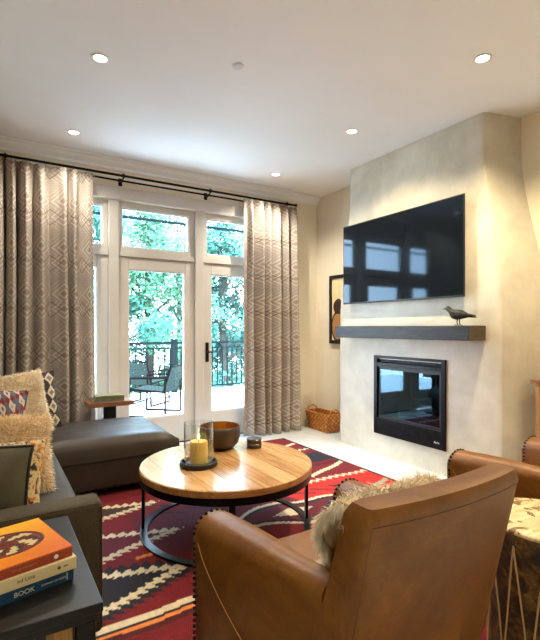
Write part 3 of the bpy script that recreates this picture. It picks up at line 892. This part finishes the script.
# ------------------------------------------------------------------ coffee table
CX, CY, TR = 1.326, 2.684, .555
ct = thing('coffee_table', 'round reclaimed-wood coffee table on a black iron ring base', 'coffee table', (CX, CY, RZ))
bm = B(); lathe(bm, [(0, .372), (TR-.004, .372), (TR, .378), (TR, .409), (TR-.006, .4145), (0, .4145)], n=96)
for f in bm.faces:
    if abs(f.calc_center_median().z-.39) < .02 and f.calc_center_median().xy.length > TR-.01: f.material_index = 1
o = obj('tabletop', bm, [M['oak'], M['oak_edge']], ct, True, 30)
bm = B(); lathe(bm, [(TR-.012, .330), (TR-.003, .330), (TR-.003, .3715), (TR-.012, .3715), (TR-.012, .330)], n=96); obj('apron_band', bm, M['black_metal'], ct, True, 30)
bm = B(); lathe(bm, [(TR-.048, .0), (TR-.004, .0), (TR-.004, .012), (TR-.048, .012), (TR-.048, .0)], n=96); obj('base_ring', bm, M['black_metal'], ct, True, 30)
for k in range(4):
    a = R(63.7+3)+k*PI/2; Mx = Matrix.Rotation(a, 4, 'Z')
    bm = B(); box(bm, TR-.032, -.018, .012, TR-.0125, .018, .3715, M=Mx, bev=.001); obj('leg', bm, M['black_metal'], ct)
TZ = RZ+.415
# candle hurricane
hl = thing('candle_holder', 'clear glass candle holder on round black tray on the coffee table', 'candle holder', (1.13, 2.69, TZ))
bm = B(); lathe(bm, [(0, .001), (.112, .001), (.118, .006), (.118, .030), (.112, .034), (.106, .030), (.104, .014), (0, .014)], n=48); obj('tray', bm, M['matte_black'], hl, True, 40)
bm = B(); lathe(bm, [(.090, .015), (.0935, .015), (.0935, .275), (.090, .275), (.090, .015)], n=48); obj('glass_cylinder', bm, M['lantern_glass'], hl, True, 40)
cd = thing('pillar_candle', 'thick pale yellow pillar candle inside the glass holder', 'candle', (1.13, 2.69, TZ+.0145))
bm = B(); lathe(bm, [(0, 0), (.055, 0), (.056, .004), (.056, .135), (.052, .142), (.044, .139), (.02, .130), (0, .129)], n=40); obj('wax', bm, M['wax'], cd, True, 50)
bm = B(); tube(bm, [(0, 0, .128), (.001, 0, .145), (.004, 0, .155)], .002, 6); obj('wick', bm, M['wick'], cd, True)
bm = B(); lathe(bm, [(0, .150), (.005, .157), (.007, .165), (.004, .178), (0, .190)], n=12); obj('flame', bm, M['flame'], cd, True)
# bowl
bw = thing('bronze_bowl', 'dark rounded bowl with golden inside behind the candle', 'bowl', (1.425, 3.005, TZ))
bm = B(); lathe(bm, [(0, .001), (.075, .001), (.105, .012), (.135, .045), (.150, .095), (.149, .135), (.143, .163), (.139, .165), (.138, .163)], n=56); obj('bowl_shell', bm, M['bowl'], bw, True, 60)
bm = B(); lathe(bm, [(.138, .163), (.144, .135), (.145, .095), (.130, .05), (.10, .018), (0, .010)], n=56); obj('lining', bm, M['brass'], bw, True, 60)
# small tins
for k, lb in enumerate(('lower of two small round dark tins stacked on the coffee table', 'upper of two small round dark tins stacked on the coffee table')):
    t = thing('round_tin', lb, 'tin', (1.645+.003*k, 2.885+.004*k, TZ+k*.0335), 0, 'round tins on the coffee table')
    bm = B(); lathe(bm, [(0, .001), (.050, .001), (.054, .004), (.054, .021), (0, .021)], n=36); obj('tin_base', bm, M['bowl'], t, True, 40)
    bm = B(); lathe(bm, [(0, .0212), (.0555, .0212), (.0565, .024), (.0565, .029), (.053, .033), (0, .033)], n=36); obj('lid', bm, M['pewter'], t, True, 40)

# ------------------------------------------------------------------ armchairs
def armchair(label, loc, rz, group):
    T = thing('leather_armchair', label, 'armchair', loc, rz, group)
    # backrest: lofted in z, curved in plan, leaning back
    Nx = 18; zs = [.13, .22, .32, .45, .58, .70, .79, .83, .852, .860]
    def back_sec(z):
        k = (z-.13)/.75; yr = -.255-.165*k; th = .17-.075*k; w = .305+.008*k; rr = .022
        if z > .825: q = (z-.825)/.036; th_in = .012*q*q; 
        else: th_in = 0
        w -= th_in; P = []
        def bow(x): return .028*(1-(x/w)**2)
        xs = [-w+2*w*i/Nx for i in range(Nx+1)]
        rear = [(x, yr+th_in-bow(x)) for x in xs]; front = [(x, yr+th-th_in-bow(x)*.8) for x in reversed(xs)]
        # soften the vertical corners
        rear[0] = (rear[0][0]+.0, rear[0][1]+rr*.6); rear[-1] = (rear[-1][0], rear[-1][1]+rr*.6)
        rear.insert(1, (-w+rr*.4, yr+th_in+rr*.1-bow(-w+rr))); rear.insert(-1, (w-rr*.4, yr+th_in+rr*.1-bow(w-rr)))
        front[0] = (front[0][0], front[0][1]-rr*.6); front[-1] = (front[-1][0], front[-1][1]-rr*.6)
        return [(x, y, z) for x, y in rear+front]
    bm = B(); loft(bm, [back_sec(z) for z in zs]); obj('backrest', bm, M['leather'], T, True, 50)
    # seam lines: along the rear top edge and down the rear corners
    def yr(z, x): k = (z-.13)/.75; w = .305+.008*k; return -.255-.165*k-.028*(1-(x/w)**2)
    bm = B()
    tube(bm, [(x, yr(.818, x)-.0005, .818) for x in [-.30+.6*i/24 for i in range(25)]], .0016, 6)
    for s in (-1, 1): tube(bm, [(s*.300, yr(z, s*.300)+.001, z) for z in [.14+.675*i/16 for i in range(17)]], .0016, 6)
    obj('back_seam', bm, M['leather_seam'], T, True)
    for s in (-1, 1):
        Ny = 22; rings = []; K = 14
        tops = []
        for i in range(Ny+1):
            f = i/Ny; y = -.225+.625*f
            xc = s*(.252+.082*f**.8); hw_ = .052+.028*sm(f*1.15)
            top = .595+.012*math.sin(f*PI)-.0*f+.012*sm((.35-f)/.35)
            if i >= Ny-1: pass
            out = .018*sm(1-f)  # outer skin pulls in toward the back
            pr = [(xc-hw_*s*-1 if False else xc+s*(hw_-out*.3), .115)]
            pr = []
            pr.append((xc+s*(hw_-.012), y, .115))
            pr.append((xc+s*(hw_-.004), y, .30))
            for q in range(K+1):
                a = PI*q/K
                pr.append((xc+s*hw_*math.cos(a), y, top-hw_*.86+hw_*.86*math.sin(a)))
            pr.append((xc-s*hw_, y, .35)); pr.append((xc-s*hw_, y, .115))
            rings.append(pr); tops.append((xc, y, top, hw_))
        # rounded front edge
        last = rings[-1]; cxm = tops[-1][0]
        rings.append([(cxm+(p[0]-cxm)*.965, p[1]+.010, p[2] if p[2] < .2 else p[2]-.006*(p[2]-.2)/.4*1.5) for p in last])
        bm = B(); loft(bm, rings); arm = obj('arm', bm, M['leather'], T, True, 50)
        # nailheads around the arm front
        bm = B(); xc, y, top, hw_ = tops[-1]
        path = [(xc+s*hw_*1.0, .14+i*.022) for i in range(17)]
        path += [(xc+s*hw_*math.cos(PI*q/11), top-hw_*.86+hw_*.86*math.sin(PI*q/11)) for q in range(12)]
        path += [(xc-s*hw_, top-hw_*.86-.022*i) for i in range(1, 5)]
        for (px, pz) in path:
            nx = (px-xc); nz = max(0, pz-(top-hw_*.86)); l = math.hypot(nx, nz) or 1
            Mx = Matrix.Translation((px+nx/l*.001, y-.008, pz+nz/l*.001))
            r = bmesh.ops.create_icosphere(bm, subdivisions=1, radius=.0078, matrix=Mx)
        obj('nailhead_trim', bm, M['nail'], arm, True, label='row of dark nailheads')
        bm = B()   # curved stitched seam on the outer panel
        pts = []
        for i in range(20):
            f = i/19; y_ = .37-.50*f; z_ = .50-.36*f**.75
            ff = (y_+.225)/.625; xo = .252+.082*ff**.8+.052+.028*sm(ff*1.15)
            if z_ < .30: xo -= .004+.008*(.30-z_)/.185
            else: xo -= .004*(1-(z_-.3)/.22)
            pts.append((s*(xo+.0005), y_, z_))
        tube(bm, pts, .0018, 6); obj('side_seam', bm, M['leather_light'], arm, True)
    bm = B(); crown_mesh(bm, -.247, -.20, .247, .385, .27, .43, .02, .035)
    for v in bm.verts: v.co.x *= .86+.14*min(1, (v.co.y+.2)/.58)
    obj('seat_cushion', bm, M['leather'], T, True, 60)
    bm = B(); box(bm, -.249, -.22, .115, .249, .375, .268, bev=.01)
    for v in bm.verts: v.co.x *= .84+.16*min(1, (v.co.y+.22)/.6)
    obj('seat_frame', bm, M['leather'], T, True)
    for x, y in ((-.31, .34), (.31, .34), (-.24, -.24), (.24, -.24)):
        bm = B(); loft(bm, [[(x+dx*k, y+dy*k, z) for dx, dy in ((-.025, -.025), (.025, -.025), (.025, .025), (-.025, .025))] for z, k in ((0, .7), (.115, 1))]); obj('leg', bm, M['dark_wood'], T)
    return T
GA = 'tan leather armchairs with nailhead trim'
a1 = armchair('tan leather armchair in the foreground seen from behind, with the fur throw', (1.06, 1.185, RZ), R(0), GA)
a2 = copy_tree(a1); a2.location = (2.575, 1.215, RZ); a2.rotation_euler = (0, 0, R(-4))
a2['label'] = 'tan leather armchair at the right edge, only its arms showing'
# sheepskin throw over the first chair (chair-local numbers turned into room coordinates)
th = thing('sheepskin_throw', 'oatmeal long-haired sheepskin over the back of the foreground leather armchair', 'throw', (1.06, 1.185, RZ), 0)
path = [(-.318, .80), (-.310, .822), (-.285, .828), (-.245, .785), (-.205, .715), (-.165, .65), (-.130, .57), (-.08, .51), (-.02, .475), (.035, .460)]
bm = B(); Nw = 16; rings = []
def throw_x(f, i):   # width varies along the hide
    l = -.295+.08*sm((f-.35)/.3)+.012*math.sin(f*11); r = .03+.05*f+.02*math.sin(f*9)
    return l+(r-l)*i/Nw
topg = []; 
for k, (y, z) in enumerate(path):
    f = k/(len(path)-1); row = []
    for i in range(Nw+1):
        x = throw_x(f, i); b_ = 0
        u = -1+2*i/Nw
        row.append(Vector((x+.012*noise.noise(Vector((x*8, k, 0))), y-b_, z+.012+.006*noise.noise(Vector((x*10, k*.5, 3))))))
    topg.append(row)
V = [[bm.verts.new(p) for p in r] for r in topg]
for k in range(len(V)-1):
    for i in range(Nw): bm.faces.new((V[k][i], V[k+1][i], V[k+1][i+1], V[k][i+1]))
bm.normal_update()
if sum(f.normal.z for f in bm.faces) < 0: bmesh.ops.reverse_faces(bm, faces=bm.faces); bm.normal_update()
pts = surf_samples(bm, 20000, 11)
rnd = random.Random(5); cen = Vector((-.12, -.13, .6))
for e in [e for e in bm.edges if e.is_boundary]:
    a, b_ = e.verts[0].co, e.verts[1].co; nf_ = e.link_faces[0]; out = (a+b_)/2-nf_.calc_center_median(); out.normalize()
    for _ in range(int((a-b_).length*4200)):
        f = rnd.random(); pts.append((a*f+b_*(1-f), (out+nf_.normal*rnd.uniform(-1.2, .9)).normalized()))
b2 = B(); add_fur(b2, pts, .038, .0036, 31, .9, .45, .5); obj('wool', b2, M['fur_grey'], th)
o = obj('hide', bm, M['fur_base'], th, True, 180); md = o.modifiers.new('hide_thickness', 'SOLIDIFY'); md.thickness = .010; md.offset = 0

# drum table
dt = thing('drum_side_table', 'rawhide drum side table with laced sides between the leather armchairs', 'side table', (1.872, .95, RZ))
DR = .228
bm = B(); lathe(bm, [(0, .540), (DR*.5, .541), (DR*.92, .538), (DR*.975, .534), (DR*.985, .528), (DR*.98, .522)], n=64)
for v in bm.verts: v.co.z += .003*noise.noise(v.co*14) if v.co.z > .5 else .006*noise.noise(Vector((v.co.x*20, v.co.y*20, 0)))
obj('drum_head', bm, M['hidetop'], dt, True, 60)
bm = B(); lathe(bm, [(DR*.97, .527), (DR*.99, .50), (DR*.985, .44), (DR*.96, .30), (DR*.93, .15), (DR*.92, .02), (DR*.90, .0), (0, .0)], n=64)
for v in bm.verts: v.co += Vector((v.co.x, v.co.y, 0))*.02*noise.noise(v.co*18)
obj('shell', bm, M['hideside'], dt, True, 60)
NL = 14
for k in range(NL):
    a0 = 2*PI*k/NL
    for sgn in (1, -1):
        bm = B(); P = []
        for q in range(9):
            f = q/8; z = .485-.45*f; a = a0+sgn*f*PI/NL
            if z > .44: rr = DR*(.99)
            elif z > .3: rr = DR*(.96+.03*(z-.3)/.14)
            elif z > .15: rr = DR*(.93+.03*(z-.15)/.15)
            else: rr = DR*(.94)
            rr += .008; P.append((rr*math.cos(a), rr*math.sin(a), z))
        tube(bm, P, .0034, 6); obj('lacing', bm, M['thong'], dt, True)

# ------------------------------------------------------------------ foreground side table with books
st = thing('side_table', 'dark wooden side table at the lower left corner, holding three books', 'side table', (-.035, 1.57, 0))
X0, X1, Y0, Y1 = -.34, .29, -.325, .325
bm = B(); box(bm, X0, Y0, .555, X1, Y1, .58, bev=.003); obj('tabletop', bm, M['dark_wood'], st)
bm = B(); box(bm, X0+.02, Y0+.012, .532, X1-.015, Y1-.012, .5545); obj('apron', bm, M['dark_wood'], st)
for x in (X0+.03, X1-.062):
    for y in (Y0+.012, Y1-.055):
        bm = B(); box(bm, x, y, 0, x+.045, y+.043, .5315, bev=.003); obj('leg', bm, M['dark_wood'], st)
bm = B(); box(bm, X1-.16, Y0+.014, .03, X1-.135, Y0+.034, .5315, bev=.002); box(bm, X0+.08, Y0+.014, .06, X1-.064, Y0+.034, .09); obj('front_rail', bm, M['dark_wood'], st)
for k in range(5):
    bm = B(); x = X0+.085+k*.097; box(bm, x, Y0+.042, .095, x+.088, Y0+.052, .531, bev=.002); obj('slat', bm, M['slat_wood'], st, label='honey coloured upright slat')
bm = B(); box(bm, X0+.03, Y0+.06, .14, X1-.03, Y1-.02, .16); obj('shelf', bm, M['dark_wood'], st)

def text(s, size, m, parent, loc, rot, name='title', ext=.0003, ax='LEFT'):
    cu = bpy.data.curves.new(name, 'FONT'); cu.body = s; cu.size = size; cu.extrude = ext; cu.align_x = ax; cu.align_y = 'CENTER'
    cu.align_x = ax; cu.resolution_u = 4
    t = bpy.data.objects.new(name, cu); C.objects.link(t); bpy.context.view_layer.update()
    me = bpy.data.meshes.new_from_object(t.evaluated_get(bpy.context.evaluated_depsgraph_get())); me.name = name
    bpy.data.objects.remove(t)
    me.materials.clear(); me.materials.append(m); o = bpy.data.objects.new(name, me); C.objects.link(o); o.parent = parent; o.location = loc; o.rotation_euler = rot
    return o
M['ink_w'] = mat('cream_ink', L((228, 224, 210)), .6); M['ink_b'] = mat('brown_ink', L((96, 66, 44)), .6)
def cover_art(n, b):
    x, y, z = n.sep(n.coord())
    # round woven basket on an orange ground, local x along spine, y depth
    dx = (x-.165); dy = (y-.135)
    r = n.math('SQRT', dx*dx*.9+dy*dy*1.5)
    bg = n.ramp(n.noise(2.5, 2, n.coord())*.3+y*2.0-x*1.4+.50, (.15, L((206, 78, 20))), (.5, L((232, 136, 28))), (.8, L((244, 178, 44))))
    ang = n.math('ARCTAN2', dy, dx)
    ring = ((r*330+ang*.8).sin())
    b1 = n.mix(ring*.5+.5, L((88, 36, 30)), L((128, 60, 42)))
    st_ = (r*60).floor()
    blk = ((ang*.955+st_*.18).frac()).lt(.42)
    b1 = n.mix(blk*r.gt(.032)*r.lt(.082), b1, L((206, 188, 140)))
    b1 = n.mix(((ang*.955+st_*.18+.5).frac()).lt(.16)*r.gt(.02), b1, L((52, 38, 58)))
    col = n.mix(r.lt(.098), bg, b1)
    link(n, b, col)
def make_book(label, w, d, h, mc, mp, loc, rz):
    T = thing('hardcover_book', label, 'book', loc, rz, 'books on the dark side table')
    bm = B(); box(bm, 0, 0, 0, w, d, .003, bev=.0008); box(bm, 0, .0, h-.003, w, d, h, bev=.0008); box(bm, 0, -.0015, .0005, w, .003, h-.0005, bev=.001)
    obj('cover', bm, mc, T)
    bm = B(); box(bm, .004, .003, .003, w-.004, d-.004, h-.003); obj('pages', bm, mp, T)
    return T
BA = R(13)
ux, uy = math.cos(BA), math.sin(BA)
def bpos(ox, z): return (.205-.30*ux+ox*ux, 1.405-.30*uy+ox*uy, z)
b1 = make_book('blue hardcover at the bottom of the stack on the side table', .30, .265, .031, mat('blue_cloth', rough=.6, fn=noisy(L((14, 62, 98)), L((20, 76, 116)), 30, .0004)), M['paper'], bpos(0, .5805), BA)
text('BOOK', .018, M['ink_w'], b1, (.196, -.0022, .015), (PI/2, 0, 0), ax='RIGHT')
text('COMPANY OF SPICES', .0068, M['ink_w'], b1, (.212, -.0022, .0150), (PI/2, 0, 0))
bm = B(); box(bm, .280, -.0021, .006, .2825, -.0016, .026); obj('spine_mark', bm, M['ink_w'], b1)
b2_ = make_book('cream hardcover in the middle of the stack on the side table', .30, .265, .034, mat('cream_cloth', L((226, 208, 164)), .6), M['paper'], bpos(.006, .6117), BA-R(1))
text('ed Line', .015, M['ink_b'], b2_, (.190, -.0022, .019), (PI/2, 0, 0), ax='RIGHT')
bm = B(); tube(bm, [(.252, -.0026, .018), (.252, -.0016, .018)], .0045, 12); box(bm, .264, -.0021, .0165, .276, -.0016, .0195); obj('spine_mark', bm, M['ink_b'], b2_)
b3 = make_book('orange hardcover on top of the stack, with a woven basket on its cover', .30, .27, .030, mat('orange_cover', rough=.22, fn=cover_art), M['paper'], bpos(-.002, .6461), BA+R(1))
bm = B(); box(bm, .0, -.0024, .001, .30, -.0016, .026); sp3 = obj('spine_band', bm, mat('rust_spine', L((158, 58, 22)), .35), b3)
text('WOVEN BASKETS', .008, M['slat_wood'], b3, (.205, -.0027, .013), (PI/2, 0, 0), ax='RIGHT')
bm = B(); tube(bm, [(.255, -.0032, .014), (.255, -.0024, .014)], .006, 14); obj('spine_mark', bm, M['ink_w'], b3)

# ------------------------------------------------------------------ small table behind the chaise
et = thing('accent_table', 'narrow walnut topped accent table standing behind the chaise', 'side table', (.985, 4.565, 0))
bm = B(); box(bm, -.21, -.12, .555, .21, .10, .60, bev=.005); obj('tabletop', bm, M['walnut'], et)
bm = B(); box(bm, -.06, -.04, .012, .06, .04, .5545, bev=.004); obj('post', bm, M['dark_wood'], et)
bm = B(); box(bm, -.15, -.10, 0, .15, .10, .012, bev=.002); obj('foot', bm, M['dark_wood'], et)
for k, (w, d, h, c, lb) in enumerate(((.28, .17, .032, (86, 84, 80), 'grey book under the green one on the walnut accent table'), (.26, .16, .024, (84, 86, 34), 'yellow-green book lying on top on the walnut accent table'))):
    T = thing('paperback_book', lb, 'book', (.965+.008*k, 4.46, .6005+(.0325 if k else 0)), R(2-5*k), 'books on the accent table')
    bm = B(); box(bm, -w/2, 0, 0, w/2, d, .002); box(bm, -w/2, 0, h-.002, w/2, d, h); box(bm, -w/2, -.001, 0, w/2, .002, h)
    obj('cover', bm, mat('book_cover_%s' % ('olive' if k else 'grey'), rough=.4, fn=noisy(L(c), L(tuple(min(255, q+50) for q in c)), 14, 0)), T)
    bm = B(); box(bm, -w/2+.003, .002, .002, w/2-.003, d-.003, h-.002); obj('pages', bm, M['paper'], T)

# ------------------------------------------------------------------ outside
DZ = -.03
bm = B(); box(bm, -3, YN+.20, DZ-.15, 8.5, 9.25, DZ)
def deckm(n, b):
    x, y, z = n.sep(n.coord())
    g = (x*(1/.6)).frac().lt(.012).max((y*(1/.6)).frac().lt(.012))
    c = n.noise(6, 4, n.coord())
    col = n.ramp(c, (.3, L((196, 194, 190))), (.7, L((222, 220, 216)))); link(n, b, n.mix(g*.6, col, L((130, 128, 124))))
struct('deck', bm, mat('pale_terrace_paving', rough=.6, fn=deckm), 'pale paved terrace outside the patio doors', 'terrace')
M['rail'] = mat('teal_grey_metal', L((6, 22, 28)), .8, Specular_IOR_Level=.05)
rl = thing('balcony_railing', 'dark metal railing along the far edge of the terrace', 'railing', (0, 9.0, DZ))
for nm, z0, z1, w in (('top_rail', 1.0, 1.05, .05), ('middle_rail', .90, .93, .03), ('bottom_rail', .08, .11, .03)):
    bm = B(); box(bm, -1.0, -w/2, z0, 7.4, w/2, z1, bev=.004); obj(nm, bm, M['rail'], rl)
for x in (-.4, 1.42, 3.24, 5.06, 6.88):
    bm = B(); box(bm, x-.055, -.055, 0, x+.055, .055, 1.10, bev=.004); obj('post', bm, M['rail'], rl)
x = 1.5
while x < 6.8:
    if abs(x-3.24) > .08 and abs(x-5.06) > .08:
        bm = B(); box(bm, x-.011, -.011, .11, x+.011, .011, .90); obj('baluster', bm, M['rail'], rl)
    x += .118
# patio chairs
M['web'] = mat('woven_webbing', L((36, 50, 48)), .8, Specular_IOR_Level=.05); M['pframe'] = mat('dark_patio_frame', L((8, 10, 12)), .8, Specular_IOR_Level=.05)
def patio_chair(label, loc, rz):
    T = thing('patio_chair', label, 'outdoor chair', loc, rz, 'woven patio chairs on the terrace')
    def weave(o, ux_, uy_, nu, nv, w, h):
        bm = B()
        for i in range(nu):
            c = (i+.5)/nu
            pts = []
            for q in range(nv*2+1):
                f = q/(nv*2); n_ = .004*math.cos(q*PI+i*PI)*(1 if q % 1 == 0 else 0)
                pts.append(o+ux_*(c*w)+uy_*(f*h)+ux_.cross(uy_)*n_)
            for A, Bb in zip(pts, pts[1:]):
                a = ux_*(w/nu*.38); bm.faces.new([bm.verts.new(p) for p in (A-a, A+a, Bb+a, Bb-a)])
        for j in range(nv):
            c = (j+.5)/nv
            A = o+uy_*(c*h); Bb = A+ux_*w; a = uy_*(h/nv*.36); e = ux_.cross(uy_)*.0
            bm.faces.new([bm.verts.new(p) for p in (A-a, A+a, Bb+a, Bb-a)])
        return bm
    by = Vector((0, -.30, .94)).normalized()
    o_ = obj('seat', weave(Vector((-.26, -.24, .38)), Vector((1, 0, 0)), Vector((0, 1, .06)).normalized(), 9, 9, .52, .5), M['web'], T); o_.modifiers.new('t', 'SOLIDIFY').thickness = .004
    o_ = obj('back', weave(Vector((-.26, -.26, .36)), Vector((1, 0, 0)), by, 9, 7, .52, .40), M['web'], T); o_.modifiers.new('t', 'SOLIDIFY').thickness = .004
    bm = B(); tube(bm, [(-.27, -.25, .36), (-.27, -.25-.128, .76), (.27, -.25-.128, .76), (.27, -.25, .36)], .014, 8); obj('back_frame', bm, M['pframe'], T)
    bm = B(); tube(bm, [(-.27, -.25, .38), (.27, -.25, .38), (.27, .26, .41), (-.27, .26, .41)], .014, 8, closed=True); obj('seat_frame', bm, M['pframe'], T)
    for s in (-1, 1):
        bm = B(); tube(bm, [(s*.30, -.33, .60), (s*.30, .26, .58)], .018, 8); tube(bm, [(s*.30, .26, .58), (s*.30, .28, .01)], .016, 8); tube(bm, [(s*.30, .28, .015), (s*.30, -.30, .015)], .016, 8)
        tube(bm, [(s*.30, -.30, .015), (s*.30, -.30, .60)], .016, 8); obj('arm', bm, M['pframe'], T)
    bm = B(); tube(bm, [(-.30, .20, .2), (.30, .20, .2)], .012, 8); tube(bm, [(-.30, -.30, .3), (.30, -.30, .3)], .012, 8); tube(bm, [(-.3, .25, .40), (.3, .25, .40)], .012, 8)
    obj('stretcher', bm, M['pframe'], T)
    return T
pc1 = patio_chair('woven patio chair in full view through the middle patio door', (2.17, 6.90, DZ), R(48))
pc2 = copy_tree(pc1); pc2.location = (2.34, 7.95, DZ); pc2.rotation_euler = (0, 0, R(-50)); pc2['label'] = 'woven patio chair half hidden behind the left stile of the middle door'
# eave beam and blue lantern
bm = B(); box(bm, -2, 6.83, 2.93, 7.0, 6.87, 2.965); tag(obj('eave_beam', bm, M['rail']), 'thin dark beam crossing high outside the transom windows', 'beam')
bm = B(); loft(bm, [[(x*k, y*k, z) for x, y in ((-.09, -.09), (.09, -.09), (.09, .09), (-.09, .09))] for z, k in ((0, .75), (.26, 1), (.30, .6), (.34, .2))]); tube(bm, [(0, 0, .33), (0, 0, .52)], .008, 6)
tag(obj('hanging_lantern', bm, mat('blue_enamel', L((44, 120, 170)), .4), loc=(3.78, 6.85, 2.42)), 'blue lantern hanging outside the right transom window', 'lantern')

# trees
def leafm(name, c1, c2):
    def f(n, b):
        a = n.noise(1.1, 3, n.coord()); link(n, b, n.ramp(a, (.3, c1), (.7, c2)))
        b.inputs['Transmission Weight'].default_value = 0
    return mat(name, rough=.6, fn=f, Specular_IOR_Level=.2)
LM = [leafm('leaf_teal', L((22, 74, 68)), L((76, 138, 122))), leafm('leaf_green', L((30, 78, 58)), L((84, 138, 106))), leafm('leaf_dark', L((18, 60, 58)), L((56, 112, 100)))]
M['bark'] = mat('bark', rough=.9, fn=noisy(L((24, 26, 22)), L((44, 46, 38)), 8, .01))
def tree(x, y, zb, h, r, m, n, label, seed):
    rnd = random.Random(seed)
    T = thing('tree', label, 'tree', (x, y, zb), 0, 'trees beyond the terrace railing')
    bm = B(); tube(bm, [(0, 0, 0), (.1, 0, h*.4), (0, .1, h*.95)], [.22, .15, .03], 8)
    cl_ = []
    for k in range(42):
        z = h*rnd.uniform(.12, .98); q = r*math.sin(PI*min(1, (z/h)*.8+.2))**.6*rnd.uniform(.2, 1); a = rnd.uniform(0, 2*PI)
        c = Vector((q*math.cos(a), q*math.sin(a), z)); cl_.append((c, rnd.uniform(.35, .8)*r*.42))
        if k % 2: tube(bm, [(0, 0, z*.8), tuple(c)], [.05, .012], 5)
    obj('trunk', bm, M['bark'], T, True)
    vs, fs = [], []
    for k in range(n):
        c, cr_ = cl_[rnd.randrange(len(cl_))]
        d = Vector((rnd.gauss(0, 1), rnd.gauss(0, 1), rnd.gauss(0, .8))); d = d.normalized()*cr_*rnd.uniform(.45, 1.05)
        p = c+d; a = Vector((rnd.gauss(0, 1), rnd.gauss(0, 1), rnd.gauss(0, 1))).normalized(); b_ = a.orthogonal().normalized()
        s = rnd.uniform(.05, .10); i = len(vs)
        vs += [p-a*s, p+b_*s*.5, p+a*s, p-b_*s*.5]; fs.append((i, i+1, i+2, i+3))
    me = bpy.data.meshes.new('foliage'); me.from_pydata(vs, [], fs); me.materials.append(m)
    o = bpy.data.objects.new('foliage', me); C.objects.link(o); o.parent = T
for k, a in enumerate(((2.2, 13.0, -3, 8.2, 2.2, 0, 'leafy tree beyond the railing nearest the left curtain'), (4.3, 14.5, -3, 9.0, 2.4, 1, 'leafy green tree filling the middle patio door'),
          (6.3, 13.2, -3, 8.0, 2.2, 0, 'teal-green tree seen through the right patio door'), (8.4, 15.0, -3, 8.0, 2.4, 2, 'dark leafy tree to the right, beyond the right curtain'),
          (3.2, 18.5, -3, 10.6, 2.8, 2, 'tall dark tree standing behind the nearer ones, left'), (7.0, 19.0, -3, 9.6, 2.8, 1, 'tall pale tree standing behind the nearer ones, right'),
          (.2, 15.0, -3, 8.6, 2.4, 1, 'green tree at the far left, hidden by the left curtain'), (10.8, 17.5, -3, 9, 2.6, 0, 'green tree farthest to the right beyond the terrace'))):
    tree(a[0], a[1], a[2], a[3], a[4], LM[a[5]], 15000, a[6], 40+k)
bm = B(); box(bm, -14, 9.3, -3.2, 24, 40, -3.0)
struct('ground', bm, mat('hillside_grass', rough=.9, fn=noisy(L((90, 130, 90)), L((150, 180, 130)), 3, .02)), 'green ground below the terrace', 'ground')

# ------------------------------------------------------------------ world, sun, camera
w = bpy.data.worlds.new('sky'); sc.world = w; w.use_nodes = True
n = w.node_tree; bg = n.nodes['Background']
tc = n.nodes.new('ShaderNodeTexCoord'); sx = n.nodes.new('ShaderNodeSeparateXYZ'); rp_ = n.nodes.new('ShaderNodeValToRGB')
n.links.new(tc.outputs['Generated'], sx.inputs[0]); n.links.new(sx.outputs[2], rp_.inputs[0])
rp_.color_ramp.elements[0].position = .0; rp_.color_ramp.elements[0].color = (.78, .90, 1, 1)
rp_.color_ramp.elements[1].position = .8; rp_.color_ramp.elements[1].color = (.42, .68, 1, 1)
n.links.new(rp_.outputs[0], bg.inputs[0]); bg.inputs[1].default_value = 11
sl = bpy.data.lights.new('sun', 'SUN'); sl.energy = 10; sl.angle = R(3); sl.color = (1, .97, .9)
so = bpy.data.objects.new('sun', sl); C.objects.link(so); so.rotation_euler = (R(27), 0, R(-20))

cam = bpy.data.cameras.new('camera'); co = bpy.data.objects.new('camera', cam); C.objects.link(co)
co.location = (0, 0, 1.30); co.rotation_euler = (PI/2, 0, -math.atan2(.5255, .8508))
cam.sensor_fit = 'HORIZONTAL'; cam.sensor_width = 36; cam.lens = 454/540*36; cam.shift_y = 8/540; cam.clip_start = .05; cam.clip_end = 200
sc.camera = co
vs = sc.view_settings; vs.view_transform = 'Standard'; vs.look = 'None'; vs.gamma = 1; vs.use_curve_mapping = False; vs.exposure = .95
sc.cycles.use_denoising = True
sc.cycles.max_bounces = 10; sc.cycles.diffuse_bounces = 5; sc.cycles.glossy_bounces = 4; sc.cycles.transparent_max_bounces = 12
sc.cycles.sample_clamp_indirect = 6; sc.cycles.caustics_reflective = False; sc.cycles.caustics_refractive = False
